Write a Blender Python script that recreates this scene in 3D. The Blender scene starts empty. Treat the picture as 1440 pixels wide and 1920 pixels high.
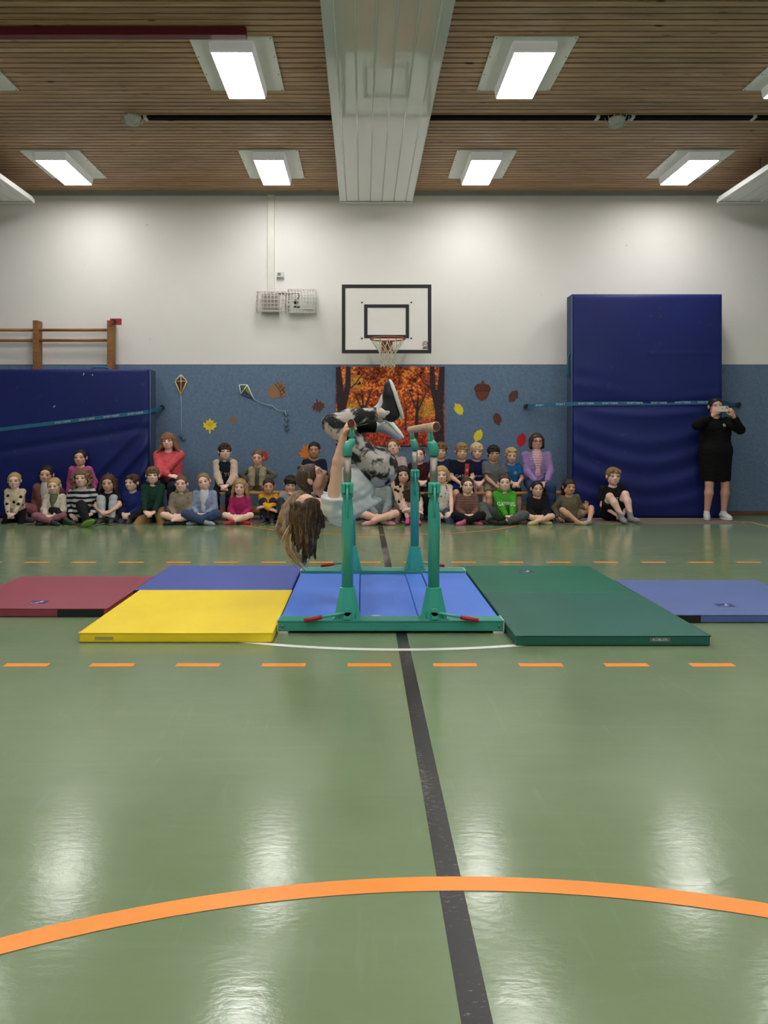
import bpy, bmesh, math, random
import numpy as np
from mathutils import Vector, Matrix
from mathutils.bvhtree import BVHTree

random.seed(7)
rng = np.random.default_rng(11)
scene = bpy.context.scene
COL = scene.collection

# ------------------------------------------------------------------ camera, world, exposure
CAM_H = 1.146
cam_data = bpy.data.cameras.new('camera')
cam = bpy.data.objects.new('camera', cam_data)
COL.objects.link(cam)
cam.location = (0.0, 0.0, CAM_H)
cam.rotation_euler = (math.radians(90), 0, 0)
cam_data.sensor_fit = 'VERTICAL'
cam_data.sensor_height = 36.0
cam_data.lens = 27.0
cam_data.shift_x = 40 / 1920
cam_data.shift_y = -145 / 1920
cam_data.clip_start = 0.05
scene.camera = cam

world = bpy.data.worlds.new('world')
scene.world = world
world.use_nodes = True
world.node_tree.nodes['Background'].inputs[0].default_value = (0.5, 0.55, 0.6, 1)
world.node_tree.nodes['Background'].inputs[1].default_value = 0.05

scene.view_settings.view_transform = 'Standard'
scene.view_settings.look = 'None'
scene.view_settings.gamma = 1.0
scene.view_settings.exposure = 0.0
scene.view_settings.use_curve_mapping = False
LAMP_STRENGTH = 28.5

# ------------------------------------------------------------------ colours and materials
def lin(c):
    return tuple(((v / 255) / 12.92 if v / 255 <= 0.04045 else ((v / 255 + 0.055) / 1.055) ** 2.4) for v in c)

def new_mat(name):
    m = bpy.data.materials.new(name)
    m.use_nodes = True
    nt = m.node_tree
    return m, nt, nt.nodes['Principled BSDF']

def N(nt, typ, **kw):
    n = nt.nodes.new(typ)
    for k, v in kw.items():
        setattr(n, k, v)
    return n

def mapping(nt, scale=(1, 1, 1), rot=(0, 0, 0)):
    tc = N(nt, 'ShaderNodeTexCoord')
    mp = N(nt, 'ShaderNodeMapping')
    mp.inputs['Scale'].default_value = scale
    mp.inputs['Rotation'].default_value = rot
    nt.links.new(tc.outputs['Object'], mp.inputs['Vector'])
    return mp.outputs['Vector']

def noise(nt, vec, scale, detail=3, rough=0.5, dist=0.0):
    n = N(nt, 'ShaderNodeTexNoise')
    n.inputs['Scale'].default_value = scale
    n.inputs['Detail'].default_value = detail
    n.inputs['Roughness'].default_value = rough
    n.inputs['Distortion'].default_value = dist
    if vec is not None:
        nt.links.new(vec, n.inputs['Vector'])
    return n

def ramp(nt, fac, stops, interp='LINEAR'):
    r = N(nt, 'ShaderNodeValToRGB')
    r.color_ramp.interpolation = interp
    els = r.color_ramp.elements
    while len(els) < len(stops):
        els.new(0.5)
    for e, (p, c) in zip(els, stops):
        e.position = p
        e.color = (*c, 1) if len(c) == 3 else c
    nt.links.new(fac, r.inputs['Fac'])
    return r.outputs['Color']

def mixc(nt, fac, a, b, mode='MIX'):
    m = N(nt, 'ShaderNodeMix', data_type='RGBA', blend_type=mode)
    for sock, v in ((m.inputs[0], fac), (m.inputs[6], a), (m.inputs[7], b)):
        if hasattr(v, 'is_output'):
            nt.links.new(v, sock)
        elif isinstance(v, (int, float)):
            sock.default_value = v
        else:
            sock.default_value = (*v, 1)
    return m.outputs[2]

def math_n(nt, op, a, b=None):
    m = N(nt, 'ShaderNodeMath', operation=op)
    for sock, v in ((m.inputs[0], a), (m.inputs[1], b)):
        if v is None:
            continue
        if hasattr(v, 'is_output'):
            nt.links.new(v, sock)
        else:
            sock.default_value = v
    return m.outputs[0]

def bump(nt, bs, height, strength=0.2, dist=0.01):
    b = N(nt, 'ShaderNodeBump')
    b.inputs['Strength'].default_value = strength
    b.inputs['Distance'].default_value = dist
    nt.links.new(height, b.inputs['Height'])
    nt.links.new(b.outputs['Normal'], bs.inputs['Normal'])

_mc = {}
def mat(name, rgb, rough=0.6, var=0.06, vscale=6.0, bs=0.0, bscale=200.0, metallic=0.0, spec=0.5, coat=0.0):
    """Plain procedural material: base colour with soft noise variation and fine bump."""
    key = (name, tuple(rgb))
    if key in _mc:
        return _mc[key]
    m, nt, b = new_mat(name)
    c = lin(rgb)
    v = mapping(nt)
    n = noise(nt, v, vscale, 4)
    col = ramp(nt, n.outputs['Fac'], [(0.25, tuple(x * (1 - var) for x in c)), (0.75, tuple(min(1, x * (1 + var)) for x in c))])
    nt.links.new(col, b.inputs['Base Color'])
    b.inputs['Roughness'].default_value = rough
    b.inputs['Metallic'].default_value = metallic
    b.inputs['Specular IOR Level'].default_value = spec
    b.inputs['Coat Weight'].default_value = coat
    if bs > 0:
        n2 = noise(nt, v, bscale, 2)
        bump(nt, b, n2.outputs['Fac'], bs, 0.003)
    _mc[key] = m
    return m

def cloth(rgb, name='cloth_fabric'):
    return mat(name, rgb, rough=0.92, var=0.10, vscale=14, bs=0.25, bscale=420, spec=0.2)

# ------------------------------------------------------------------ mesh helpers
def tag(o, label=None, cat=None, group=None, kind=None):
    if label: o['label'] = label
    if cat: o['category'] = cat
    if group: o['group'] = group
    if kind: o['kind'] = kind
    return o

def empty(name, loc=(0, 0, 0), label=None, cat=None, group=None, kind=None):
    o = bpy.data.objects.new(name, None)
    o.empty_display_size = 0.1
    COL.objects.link(o)
    o.location = loc
    return tag(o, label, cat, group, kind)

def link(name, me, m=None, parent=None):
    o = bpy.data.objects.new(name, me)
    COL.objects.link(o)
    if parent is not None:
        o.parent = parent
    if m is not None:
        for mm in (m if isinstance(m, (list, tuple)) else [m]):
            me.materials.append(mm)
    return o

def fast_mesh(name, v, q, smooth=True):
    """v (n,3), q (m,4) or (m,3) numpy arrays"""
    me = bpy.data.meshes.new(name)
    v = np.asarray(v, np.float32); q = np.asarray(q, np.int32)
    k = q.shape[1]
    me.vertices.add(len(v)); me.vertices.foreach_set('co', v.ravel())
    me.loops.add(q.size); me.loops.foreach_set('vertex_index', q.ravel())
    me.polygons.add(len(q))
    me.polygons.foreach_set('loop_start', np.arange(0, q.size, k, dtype=np.int32))
    me.polygons.foreach_set('use_smooth', np.full(len(q), smooth))
    me.update(calc_edges=True)
    me.validate()
    return me

class MB:
    """collects simple shapes into one mesh"""
    def __init__(s): s.v = []; s.f = []; s.mi = []; s.sm = []
    def add(s, vs, fs, mi=0, smooth=False):
        o = len(s.v)
        s.v += [tuple(v) for v in vs]
        s.f += [tuple(i + o for i in f) for f in fs]
        s.mi += [mi] * len(fs); s.sm += [smooth] * len(fs)
        return s
    def box(s, x0, x1, y0, y1, z0, z1, mi=0):
        v = [(x, y, z) for x in (x0, x1) for y in (y0, y1) for z in (z0, z1)]
        f = [(0, 1, 3, 2), (4, 6, 7, 5), (0, 4, 5, 1), (2, 3, 7, 6), (0, 2, 6, 4), (1, 5, 7, 3)]
        return s.add(v, f, mi)
    def frustum(s, bx, by, z0, tx, ty, z1, mi=0):
        """bx,by,tx,ty = (min,max) rectangles at z0 and z1"""
        v = [(bx[0], by[0], z0), (bx[1], by[0], z0), (bx[1], by[1], z0), (bx[0], by[1], z0),
             (tx[0], ty[0], z1), (tx[1], ty[0], z1), (tx[1], ty[1], z1), (tx[0], ty[1], z1)]
        return s.add(v, [(3, 2, 1, 0), (4, 5, 6, 7), (0, 1, 5, 4), (1, 2, 6, 5), (2, 3, 7, 6), (3, 0, 4, 7)], mi)
    def tube(s, pts, r, n=10, mi=0, cap=True, closed=False):
        pts = [Vector(p) for p in pts]
        rs = r if isinstance(r, (list, tuple)) else [r] * len(pts)
        k = len(pts); vs = []; prev = None
        for i, p in enumerate(pts):
            if closed:
                t = pts[(i + 1) % k] - pts[i - 1]
            else:
                t = pts[min(i + 1, k - 1)] - pts[max(i - 1, 0)]
            t = t.normalized() if t.length > 1e-9 else Vector((0, 0, 1))
            ref = prev if prev is not None else (Vector((0, 0, 1)) if abs(t.z) < 0.9 else Vector((1, 0, 0)))
            a = t.cross(ref)
            a = a.normalized() if a.length > 1e-6 else t.orthogonal().normalized()
            b = a.cross(t).normalized(); prev = b
            for j in range(n):
                th = 2 * math.pi * j / n
                vs.append(p + (a * math.cos(th) + b * math.sin(th)) * rs[i])
        fs = []
        for i in range(k if closed else k - 1):
            i2 = (i + 1) % k
            for j in range(n):
                j2 = (j + 1) % n
                fs.append((i * n + j, i * n + j2, i2 * n + j2, i2 * n + j))
        s.add(vs, fs, mi, True)
        if cap and not closed:
            o = len(s.v) - len(vs)
            s.f.append(tuple(o + j for j in reversed(range(n)))); s.mi.append(mi); s.sm.append(False)
            s.f.append(tuple(o + (k - 1) * n + j for j in range(n))); s.mi.append(mi); s.sm.append(False)
        return s
    def lathe(s, c, prof, n=16, mi=0, axis='z'):
        """prof: list of (r, h) about axis through c"""
        vs = []
        for r, h in prof:
            for j in range(n):
                th = 2 * math.pi * j / n
                a, b = r * math.cos(th), r * math.sin(th)
                p = (a, b, h) if axis == 'z' else ((a, h, b) if axis == 'y' else (h, a, b))
                vs.append((c[0] + p[0], c[1] + p[1], c[2] + p[2]))
        fs = []
        for i in range(len(prof) - 1):
            for j in range(n):
                j2 = (j + 1) % n
                fs.append((i * n + j, i * n + j2, (i + 1) * n + j2, (i + 1) * n + j))
        fs.append(tuple(reversed(range(n)))); fs.append(tuple((len(prof) - 1) * n + j for j in range(n)))
        return s.add(vs, fs, mi, True)
    def prism(s, poly, y0, y1, mi=0):
        """polygon in X,Z extruded from y0 (front) to y1"""
        n = len(poly)
        v = [(x, y0, z) for x, z in poly] + [(x, y1, z) for x, z in poly]
        f = [tuple(range(n)), tuple(reversed(range(n, 2 * n)))]
        f += [(i, i + n, (i + 1) % n + n, (i + 1) % n) for i in range(n)]
        return s.add(v, f, mi)
    def build(s, name, m=None, parent=None, bevel=0.0, seg=2):
        me = bpy.data.meshes.new(name)
        me.from_pydata(s.v, [], s.f)
        me.polygons.foreach_set('material_index', s.mi)
        me.polygons.foreach_set('use_smooth', s.sm)
        bm = bmesh.new(); bm.from_mesh(me)
        bmesh.ops.recalc_face_normals(bm, faces=bm.faces)
        if bevel > 0:
            bmesh.ops.bevel(bm, geom=[e for e in bm.edges if e.calc_face_angle(0) > 0.5], offset=bevel, segments=seg, profile=0.5, affect='EDGES')
        bm.to_mesh(me); bm.free(); me.update()
        return link(name, me, m, parent)

def text_data(body, size):
    cu = bpy.data.curves.new('lettering', 'FONT')
    cu.body = body; cu.size = size; cu.align_x = 'CENTER'; cu.align_y = 'CENTER'; cu.resolution_u = 2
    o = bpy.data.objects.new('lettering', cu); COL.objects.link(o)
    dg = bpy.context.evaluated_depsgraph_get()
    me = bpy.data.meshes.new_from_object(o.evaluated_get(dg))
    bpy.data.objects.remove(o); bpy.data.curves.remove(cu)
    v = np.array([p.co[:] for p in me.vertices]); f = [tuple(p.vertices) for p in me.polygons]
    bpy.data.meshes.remove(me)
    return v, f

def text_obj(body, size, loc, m, parent, name='lettering', normal='-y', rot=0.0, stretch=1.0, bold=1.0):
    """flat lettering; normal -y = upright facing the camera side, +z = lying on a mat top"""
    v, f = text_data(body, size)
    c, s_ = math.cos(rot), math.sin(rot)
    x = v[:, 0] * stretch; y = v[:, 1]
    x, y = x * c - y * s_, x * s_ + y * c
    if normal == '-y':
        w = np.stack([x + loc[0], np.full(len(v), loc[1]), y + loc[2]], 1)
    else:
        w = np.stack([x + loc[0], y + loc[1], np.full(len(v), loc[2])], 1)
    me = bpy.data.meshes.new(name); me.from_pydata(w.tolist(), [], f); me.update()
    return link(name, me, m, parent)
# ------------------------------------------------------------------ room
WALL_Y = 10.95; CEIL = 4.606; XL, XR, YB = -7.2, 7.55, -6.0
BLUE_TOP = 2.135

def mat_floor():
    m, nt, b = new_mat('green_linoleum')
    v = mapping(nt)
    n1 = noise(nt, v, 0.9, 5, 0.6)
    base = ramp(nt, n1.outputs['Fac'], [(0.3, lin((114, 132, 98))), (0.7, lin((126, 144, 110)))])
    vs = mapping(nt, (0.6, 5.0, 1), (0, 0, 0.5))
    n2 = noise(nt, vs, 3.0, 6, 0.65, 0.6)
    sc = ramp(nt, n2.outputs['Fac'], [(0.50, (0, 0, 0)), (0.85, (1, 1, 1))])
    col = mixc(nt, math_n(nt, 'MULTIPLY', sc, 0.16), base, lin((150, 164, 138)))
    vs2 = mapping(nt, (5.0, 0.5, 1), (0, 0, -0.4))
    n3 = noise(nt, vs2, 4.0, 6, 0.7, 0.8)
    sc2 = ramp(nt, n3.outputs['Fac'], [(0.58, (0, 0, 0)), (0.80, (1, 1, 1))])
    col = mixc(nt, math_n(nt, 'MULTIPLY', sc2, 0.2), col, lin((160, 170, 148)))
    n4 = noise(nt, v, 60, 3)
    spk = ramp(nt, n4.outputs['Fac'], [(0.76, (0, 0, 0)), (0.80, (1, 1, 1))])
    col = mixc(nt, math_n(nt, 'MULTIPLY', spk, 0.35), col, lin((60, 70, 55)))
    nt.links.new(col, b.inputs['Base Color'])
    n5 = noise(nt, mapping(nt, (0.7, 2.5, 1)), 2.2, 5, 0.6)
    rr = ramp(nt, n5.outputs['Fac'], [(0.3, (0.13,) * 3), (0.7, (0.20,) * 3)])
    nt.links.new(rr, b.inputs['Roughness'])
    b.inputs['Specular IOR Level'].default_value = 0.36
    n6 = noise(nt, mapping(nt, (1, 2.2, 1)), 22.0, 4, 0.6)
    bump(nt, b, n6.outputs['Fac'], 0.03, 0.02)
    return m

def mat_wall():
    m, nt, b = new_mat('white_painted_plaster')
    v = mapping(nt)
    n = noise(nt, v, 0.8, 5)
    col = ramp(nt, n.outputs['Fac'], [(0.3, lin((226, 223, 219))), (0.7, lin((233, 230, 226)))])
    n2 = noise(nt, v, 9.0, 2)
    spk = ramp(nt, n2.outputs['Fac'], [(0.775, (0, 0, 0)), (0.79, (1, 1, 1))])
    col = mixc(nt, math_n(nt, 'MULTIPLY', spk, 0.3), col, lin((120, 120, 118)))
    nt.links.new(col, b.inputs['Base Color'])
    b.inputs['Roughness'].default_value = 0.75
    bump(nt, b, noise(nt, v, 90, 3).outputs['Fac'], 0.12, 0.004)
    return m

def mat_felt():
    m, nt, b = new_mat('blue_impact_felt')
    v = mapping(nt)
    n = noise(nt, v, 1.3, 5); n2 = noise(nt, v, 26, 4, 0.7)
    col = ramp(nt, n2.outputs['Fac'], [(0.3, lin((94, 116, 142))), (0.7, lin((116, 138, 162)))])
    col2 = mixc(nt, math_n(nt, 'MULTIPLY', n.outputs['Fac'], 0.35), col, lin((96, 112, 140)))
    nt.links.new(col2, b.inputs['Base Color'])
    b.inputs['Roughness'].default_value = 0.95
    b.inputs['Specular IOR Level'].default_value = 0.15
    bump(nt, b, noise(nt, v, 160, 3).outputs['Fac'], 0.5, 0.004)
    return m

def mat_wood(name, dark, light, scale=(1.2, 18, 18), rough=0.55, knots=True, spec=0.4):
    m, nt, b = new_mat(name)
    tc = N(nt, 'ShaderNodeTexCoord'); oi = N(nt, 'ShaderNodeObjectInfo')
    add = N(nt, 'ShaderNodeVectorMath', operation='ADD')
    mul = N(nt, 'ShaderNodeVectorMath', operation='SCALE'); mul.inputs[3].default_value = 37.0
    nt.links.new(oi.outputs['Random'], mul.inputs[0])
    nt.links.new(tc.outputs['Object'], add.inputs[0]); nt.links.new(mul.outputs[0], add.inputs[1])
    mp = N(nt, 'ShaderNodeMapping'); mp.inputs['Scale'].default_value = scale
    nt.links.new(add.outputs[0], mp.inputs['Vector'])
    n = noise(nt, mp.outputs[0], 1.6, 6, 0.6, 0.4)
    col = ramp(nt, n.outputs['Fac'], [(0.3, lin(dark)), (0.7, lin(light))])
    rv = ramp(nt, oi.outputs['Random'], [(0, (0.86,) * 3), (1, (1.1,) * 3)])
    col = mixc(nt, 1.0, col, rv, 'MULTIPLY')
    if knots:
        vo = N(nt, 'ShaderNodeTexVoronoi'); vo.inputs['Scale'].default_value = 2.0
        mp2 = N(nt, 'ShaderNodeMapping'); mp2.inputs['Scale'].default_value = (1.0, 6, 1)
        nt.links.new(add.outputs[0], mp2.inputs['Vector']); nt.links.new(mp2.outputs[0], vo.inputs['Vector'])
        k = ramp(nt, vo.outputs['Distance'], [(0.05, (1, 1, 1)), (0.11, (0, 0, 0))])
        col = mixc(nt, math_n(nt, 'MULTIPLY', k, 0.8), col, lin((40, 26, 18)))
    nt.links.new(col, b.inputs['Base Color'])
    b.inputs['Roughness'].default_value = rough
    b.inputs['Specular IOR Level'].default_value = spec
    bump(nt, b, n.outputs['Fac'], 0.1, 0.003)
    return m

M_FLOOR = mat_floor(); M_WALL = mat_wall(); M_FELT = mat_felt()
M_PLANK = mat_wood('stained_pine_planks', (164, 128, 98), (206, 170, 136))
M_DARKGAP = mat('dark_ceiling_void', (26, 20, 16), 0.9)
M_WHITE = mat('white_enamel', (205, 207, 203), 0.5, 0.02)
M_BLACK = mat('black_paint', (22, 22, 24), 0.5)
M_BASEB = mat_wood('brown_skirting_wood', (96, 66, 50), (122, 86, 66), knots=False)

fl = MB().box(XL, XR, YB, WALL_Y + 0.2, -0.1, 0).build('floor', M_FLOOR); tag(fl, 'green linoleum sports hall floor with court lines', kind='structure')
w = MB().box(XL, XR, WALL_Y, WALL_Y + 0.2, 0, CEIL + 0.3).build('wall_back', M_WALL); tag(w, 'white rear wall above a blue felt dado', kind='structure')
MB().box(XL, XR, WALL_Y - 0.018, WALL_Y, 0.055, BLUE_TOP).build('felt_dado', M_FELT, w, 0.004)
MB().box(XL, XR, WALL_Y - 0.02, WALL_Y, BLUE_TOP, BLUE_TOP + 0.012).build('dado_edge_strip', mat('grey_strip', (120, 124, 126), 0.6), w)
for nm, x0, x1 in (('wall_left', XL - 0.2, XL), ('wall_right', XR, XR + 0.2)):
    o = MB().box(x0, x1, YB, WALL_Y, 0, CEIL + 0.3).build(nm, M_WALL); tag(o, 'white side wall with blue lower band', kind='structure')
    s = 1 if nm == 'wall_left' else -1
    xa = XL if s == 1 else XR
    MB().box(min(xa, xa + s * 0.018), max(xa, xa + s * 0.018), YB, WALL_Y - 0.02, 0.055, BLUE_TOP).build('felt_dado', M_FELT, o)
o = MB().box(XL, XR, YB - 0.2, YB, 0, CEIL + 0.3).build('wall_front', M_WALL); tag(o, 'white wall behind the viewer', kind='structure')
MB().box(XL, XR, YB, YB + 0.018, 0.0, BLUE_TOP).build('felt_dado', M_FELT, o)
o = MB().box(XL, XR, WALL_Y - 0.034, WALL_Y - 0.018, 0, 0.055).build('baseboard_back', M_BASEB, None, 0.004); tag(o, 'brown wooden skirting along the blue wall', kind='structure')
o = MB().box(XL, XR, WALL_Y - 0.05, WALL_Y, CEIL - 0.055, CEIL).build('trim_1', mat('grey_cornice', (150, 152, 148), 0.7)); tag(o, 'grey cornice strip between wall and ceiling', kind='structure')

ceil = MB().box(XL, XR, YB, WALL_Y, CEIL + 0.022, CEIL + 0.3).build('ceiling', M_DARKGAP); tag(ceil, 'slatted brown timber ceiling', kind='structure')
PITCH = 0.0927; pw = 0.073
pm = None; yy = WALL_Y - pw; i = 0
while yy > YB:
    if pm is None:
        o = MB().box(XL, XR, 0, pw, 0, 0.018).build('plank', M_PLANK, ceil, 0.003, 1); pm = o.data
    else:
        o = bpy.data.objects.new('plank', pm); COL.objects.link(o); o.parent = ceil
    o.location = (0, yy, CEIL)
    yy -= PITCH * (1.12 if i == 40 else 1.0); i += 1

# ------------------------------------------------------------------ court lines
def arc_line(name, c, R, wd, a0, a1, m, z, n=96):
    vs = []; fs = []
    for i in range(n + 1):
        a = a0 + (a1 - a0) * i / n
        for r in (R - wd / 2, R + wd / 2):
            vs.append((c[0] + r * math.cos(a), c[1] + r * math.sin(a), z))
    fs = [(2 * i, 2 * i + 1, 2 * i + 3, 2 * i + 2) for i in range(n)]
    return MB().add(vs, fs).build(name, m, fl)

def mat_tape(name, rgb, worn=0.0):
    m, nt, b = new_mat(name)
    v = mapping(nt)
    c = lin(rgb)
    n = noise(nt, v, 3, 4)
    col = ramp(nt, n.outputs['Fac'], [(0.3, tuple(x * 0.93 for x in c)), (0.7, tuple(min(1, x * 1.05) for x in c))])
    if worn:
        n2 = noise(nt, mapping(nt, (2.5, 1, 1)), 1.1, 2)
        n3 = noise(nt, mapping(nt, (1.0, 3.0, 1)), 42, 6, 0.75)
        s = math_n(nt, 'ADD', math_n(nt, 'MULTIPLY', n2.outputs['Fac'], 0.55), math_n(nt, 'MULTIPLY', n3.outputs['Fac'], 0.6))
        k = ramp(nt, s, [(0.60, (0, 0, 0)), (0.63, (1, 1, 1))])
        col = mixc(nt, math_n(nt, 'MULTIPLY', k, worn), col, lin((120, 124, 116)))
    nt.links.new(col, b.inputs['Base Color'])
    b.inputs['Roughness'].default_value = 0.38
    return m
M_ORANGE = mat_tape('orange_tape', (252, 150, 48)); M_WHITEL = mat_tape('white_line_paint', (235, 236, 230))
M_BLACKL = mat_tape('worn_black_tape', (27, 25, 28), 0.8); M_YELL = mat_tape('yellow_line_paint', (200, 170, 60))
M_FAINT = mat_tape('thin_orange_line', (214, 140, 60))
PI = math.pi
arc_line('orange_circle_line', (0.245, -0.492), 2.451, 0.062, 0.0, PI, M_ORANGE, 0.0016)
arc_line('white_circle_line', (0.202, 6.564), 2.474, 0.042, PI * 1.3, PI * 1.7, M_WHITEL, 0.0016)
arc_line('orange_arc_line', (0.241, 10.81), 2.047, 0.04, PI, 2 * PI, M_FAINT, 0.0016)
MB().box(0.192, 0.254, 0.3, 9.6, 0.0002, 0.0010).build('black_centre_line', M_BLACKL, fl)
dash = None
for y, xs, nn, dw in ((3.82, -2.206, 12, 0.052), (6.9, -3.89, 20, 0.06)):
    for k in range(nn):
        x = xs + 0.4262 * k
        if dash is None:
            o = MB().box(0, 0.217, -0.027, 0.027, 0.0002, 0.0014).build('orange_dash', M_ORANGE, fl); dash = o.data
        else:
            o = bpy.data.objects.new('orange_dash', dash); COL.objects.link(o); o.parent = fl
        o.location = (x, y, 0)
MB().box(5.05, 5.10, 4.0, 10.06, 0.0002, 0.0012).build('yellow_side_line', M_YELL, fl)
MB().box(4.9, 5.05, 10.01, 10.06, 0.0002, 0.0012).build('yellow_corner_line', M_YELL, fl)

runner = MB().box(-5.9, 4.93, 9.86, 10.52, 0.0, 0.006).build('floor_runner', mat('beige_brown_runner', (128, 112, 100), 0.6, 0.08, 3), None, 0.002)
tag(runner, 'long flat beige brown floor runner under the seated people along the wall', 'floor runner')

# ------------------------------------------------------------------ ceiling lamps
def mat_emit(name, rgb, strength):
    m, nt, b = new_mat(name)
    v = mapping(nt, (1, 0.0, 0))
    wv = N(nt, 'ShaderNodeTexGradient')
    b.inputs['Base Color'].default_value = (0.9, 0.9, 0.9, 1)
    b.inputs['Emission Color'].default_value = (*rgb, 1)
    b.inputs['Emission Strength'].default_value = strength
    b.inputs['Roughness'].default_value = 0.3
    return m
M_LENS = mat_emit('lit_diffuser', (1.0, 0.98, 0.945), LAMP_STRENGTH)
M_HOUS = mat('detector_plastic', (212, 214, 210), 0.4, 0.02)
M_GLOW = mat_emit('glowing_lamp_housing', (1.0, 0.98, 0.945), 0.16)
M_GLOW.node_tree.nodes['Principled BSDF'].inputs['Base Color'].default_value = (0.5, 0.5, 0.49, 1)
M_PLATE = mat('white_mounting_plate', (232, 233, 228), 0.6, 0.03)
lampmesh = {}
LX = (-3.81, -1.15, 1.51, 4.17)
rows = (9.825, 7.18, 4.54, 1.9, -0.75, -3.4)
coln = ('leftmost', 'inner left', 'inner right', 'rightmost')
def make_lamp(loc, label, group):
    t = empty('ceiling_lamp', loc, label, 'ceiling lamp', group)
    if not lampmesh:
        a = MB().box(-0.365, 0.365, -0.52, 0.52, -0.012, 0.0).build('mounting_plate', M_PLATE, t, 0.002, 1)
        sc = MB().lathe((0, 0, 0), [(0.006, 0.0), (0.006, -0.003)], 8).build('screw', mat('screw_steel', (90, 90, 90), 0.4, metallic=0.8), t)
        sc.location = (-0.345, -0.5, -0.012)
        h = MB(); h.frustum((-0.2, 0.2), (-0.47, 0.49), -0.012, (-0.19, 0.19), (-0.46, 0.48), -0.112)
        h = h.build('housing', M_GLOW, t, 0.018, 3)
        d = MB().box(-0.176, -0.002, -0.445, 0.465, -0.1155, -0.108).box(0.002, 0.176, -0.445, 0.465, -0.1155, -0.108).build('diffuser', M_LENS, t)
        lampmesh.update(mounting_plate=a.data, screw=sc.data, housing=h.data, diffuser=d.data)
    else:
        for k, me in lampmesh.items():
            o = bpy.data.objects.new(k, me); COL.objects.link(o); o.parent = t
            if k == 'screw': o.location = (-0.345, -0.5, -0.012)
    for sx in (-0.345, 0.345):
        for sy in (-0.5, -0.17, 0.17, 0.5):
            if (sx, sy) != (-0.345, -0.5):
                o = bpy.data.objects.new('screw', lampmesh['screw']); COL.objects.link(o); o.parent = t; o.location = (sx, sy, -0.012)
    return t
for ri, y in enumerate(rows):
    for ci, x in enumerate(LX):
        if ri == 0: lb = 'lit ceiling lamp, %s of the four in the row nearest the white wall' % coln[ci]
        elif ri == 1: lb = 'lit ceiling lamp, %s of the second row from the white wall' % coln[ci]
        else: lb = 'lit ceiling lamp overhead, too near the camera to be in view'
        make_lamp((x, y, CEIL), lb, 'rectangular ceiling lamps' if ri < 2 else 'ceiling lamps above the camera')

# ------------------------------------------------------------------ radiant heating panels
def mat_gloss_panel():
    m, nt, b = new_mat('glossy_white_sheet_metal')
    v = mapping(nt)
    b.inputs['Base Color'].default_value = (*lin((228, 230, 226)), 1)
    b.inputs['Roughness'].default_value = 0.1
    b.inputs['Specular IOR Level'].default_value = 0.9
    b.inputs['Coat Weight'].default_value = 0.6
    b.inputs['Coat Roughness'].default_value = 0.04
    n = noise(nt, mapping(nt, (1, 1, 1)), 6, 2)
    bump(nt, b, n.outputs['Fac'], 0.06, 0.02)
    return m
M_PANEL = mat_gloss_panel()
pz = 4.318
for cx, lb in ((0.183, 'long glossy white ribbed radiant heating panel hanging over the centre'),
               (-4.975, 'white radiant heating panel at the left edge, only its end corner in view'),
               (5.33, 'white radiant heating panel at the right edge, only its end corner in view')):
    t = empty('radiant_panel', (cx, 5.0, pz), lb, 'heating panel', 'radiant heating panels')
    MB().box(-0.489, 0.489, -9.0, 5.44, 0, 0.03).build('panel_sheet', M_PANEL, t)
    MB().box(-0.492, 0.492, 5.44, 5.50, -0.012, 0.045).build('end_cap', M_WHITE, t, 0.004)
    for s in (-1, 1):
        MB().box(min(s * 0.489, s * 0.494), max(s * 0.489, s * 0.494), -9.0, 5.44, -0.004, 0.06).build('side_flange', M_WHITE, t)
    rb = None
    for k in range(6):
        xr = -0.4 + 0.16 * k
        if rb is None:
            r = MB().tube([(0.0, -0.2, -0.002), (0.0, 5.43, -0.002)], 0.009, 8).build('rib', M_PANEL, t); rb = r.data
        else:
            r = bpy.data.objects.new('rib', rb); COL.objects.link(r); r.parent = t
        r.location = (xr, 0, 0)
    for yy in (4.6, 1.6, -1.4, -4.4):
        for s in (-1, 1):
            MB().tube([(s * 0.36, yy, 0.03), (s * 0.36, yy, CEIL - pz)], 0.006, 6).build('hanger_rod', mat('zinc_rod', (120, 120, 118), 0.4, metallic=0.7), t)

# ------------------------------------------------------------------ ceiling odds and ends
t = empty('cable_rail', (0, 8.36, CEIL), 'black cable rail running across the timber ceiling', 'cable rail')
MB().box(-2.40, 4.9, -0.045, 0.045, -0.022, 0).build('rail', mat('matt_black_rail', (14, 13, 13), 0.95, spec=0.1), t, 0.003)
for x in (-2.36, 2.55, 2.93, 4.25):
    MB().box(x - 0.02, x + 0.02, -0.05, 0.05, -0.028, 0).build('clip', M_WHITE, t, 0.003)
for x, lb in ((-2.5, 'round white caged detector at the left end of the black ceiling rail'), (2.76, 'round white caged detector on the right half of the ceiling rail')):
    t = empty('ceiling_detector', (x, 8.34, CEIL - 0.023 if x > 0 else CEIL), lb, 'detector')
    MB().lathe((0, 0, 0), [(0.085, 0.0), (0.09, -0.02), (0.075, -0.055), (0.06, -0.07), (0.02, -0.078)], 20).build('detector_body', M_HOUS, t)
    cg = MB()
    for a in range(6):
        th = a * PI / 6
        cg.tube([(0.13 * math.cos(th) * math.cos(p), 0.13 * math.sin(th) * math.cos(p), -0.10 * math.sin(p)) for p in [PI * q / 10 for q in range(11)]], 0.004, 6)
    cg.build('wire_cage', M_WHITE, t)
t = MB().box(-7.0, -0.99, 6.50, 6.585, CEIL - 0.075, CEIL - 0.002).build('red_duct', mat('dark_red_paint', (104, 26, 34), 0.45), None, 0.004)
tag(t, 'dark red square duct running along the timber ceiling at upper left', 'duct')
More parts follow.
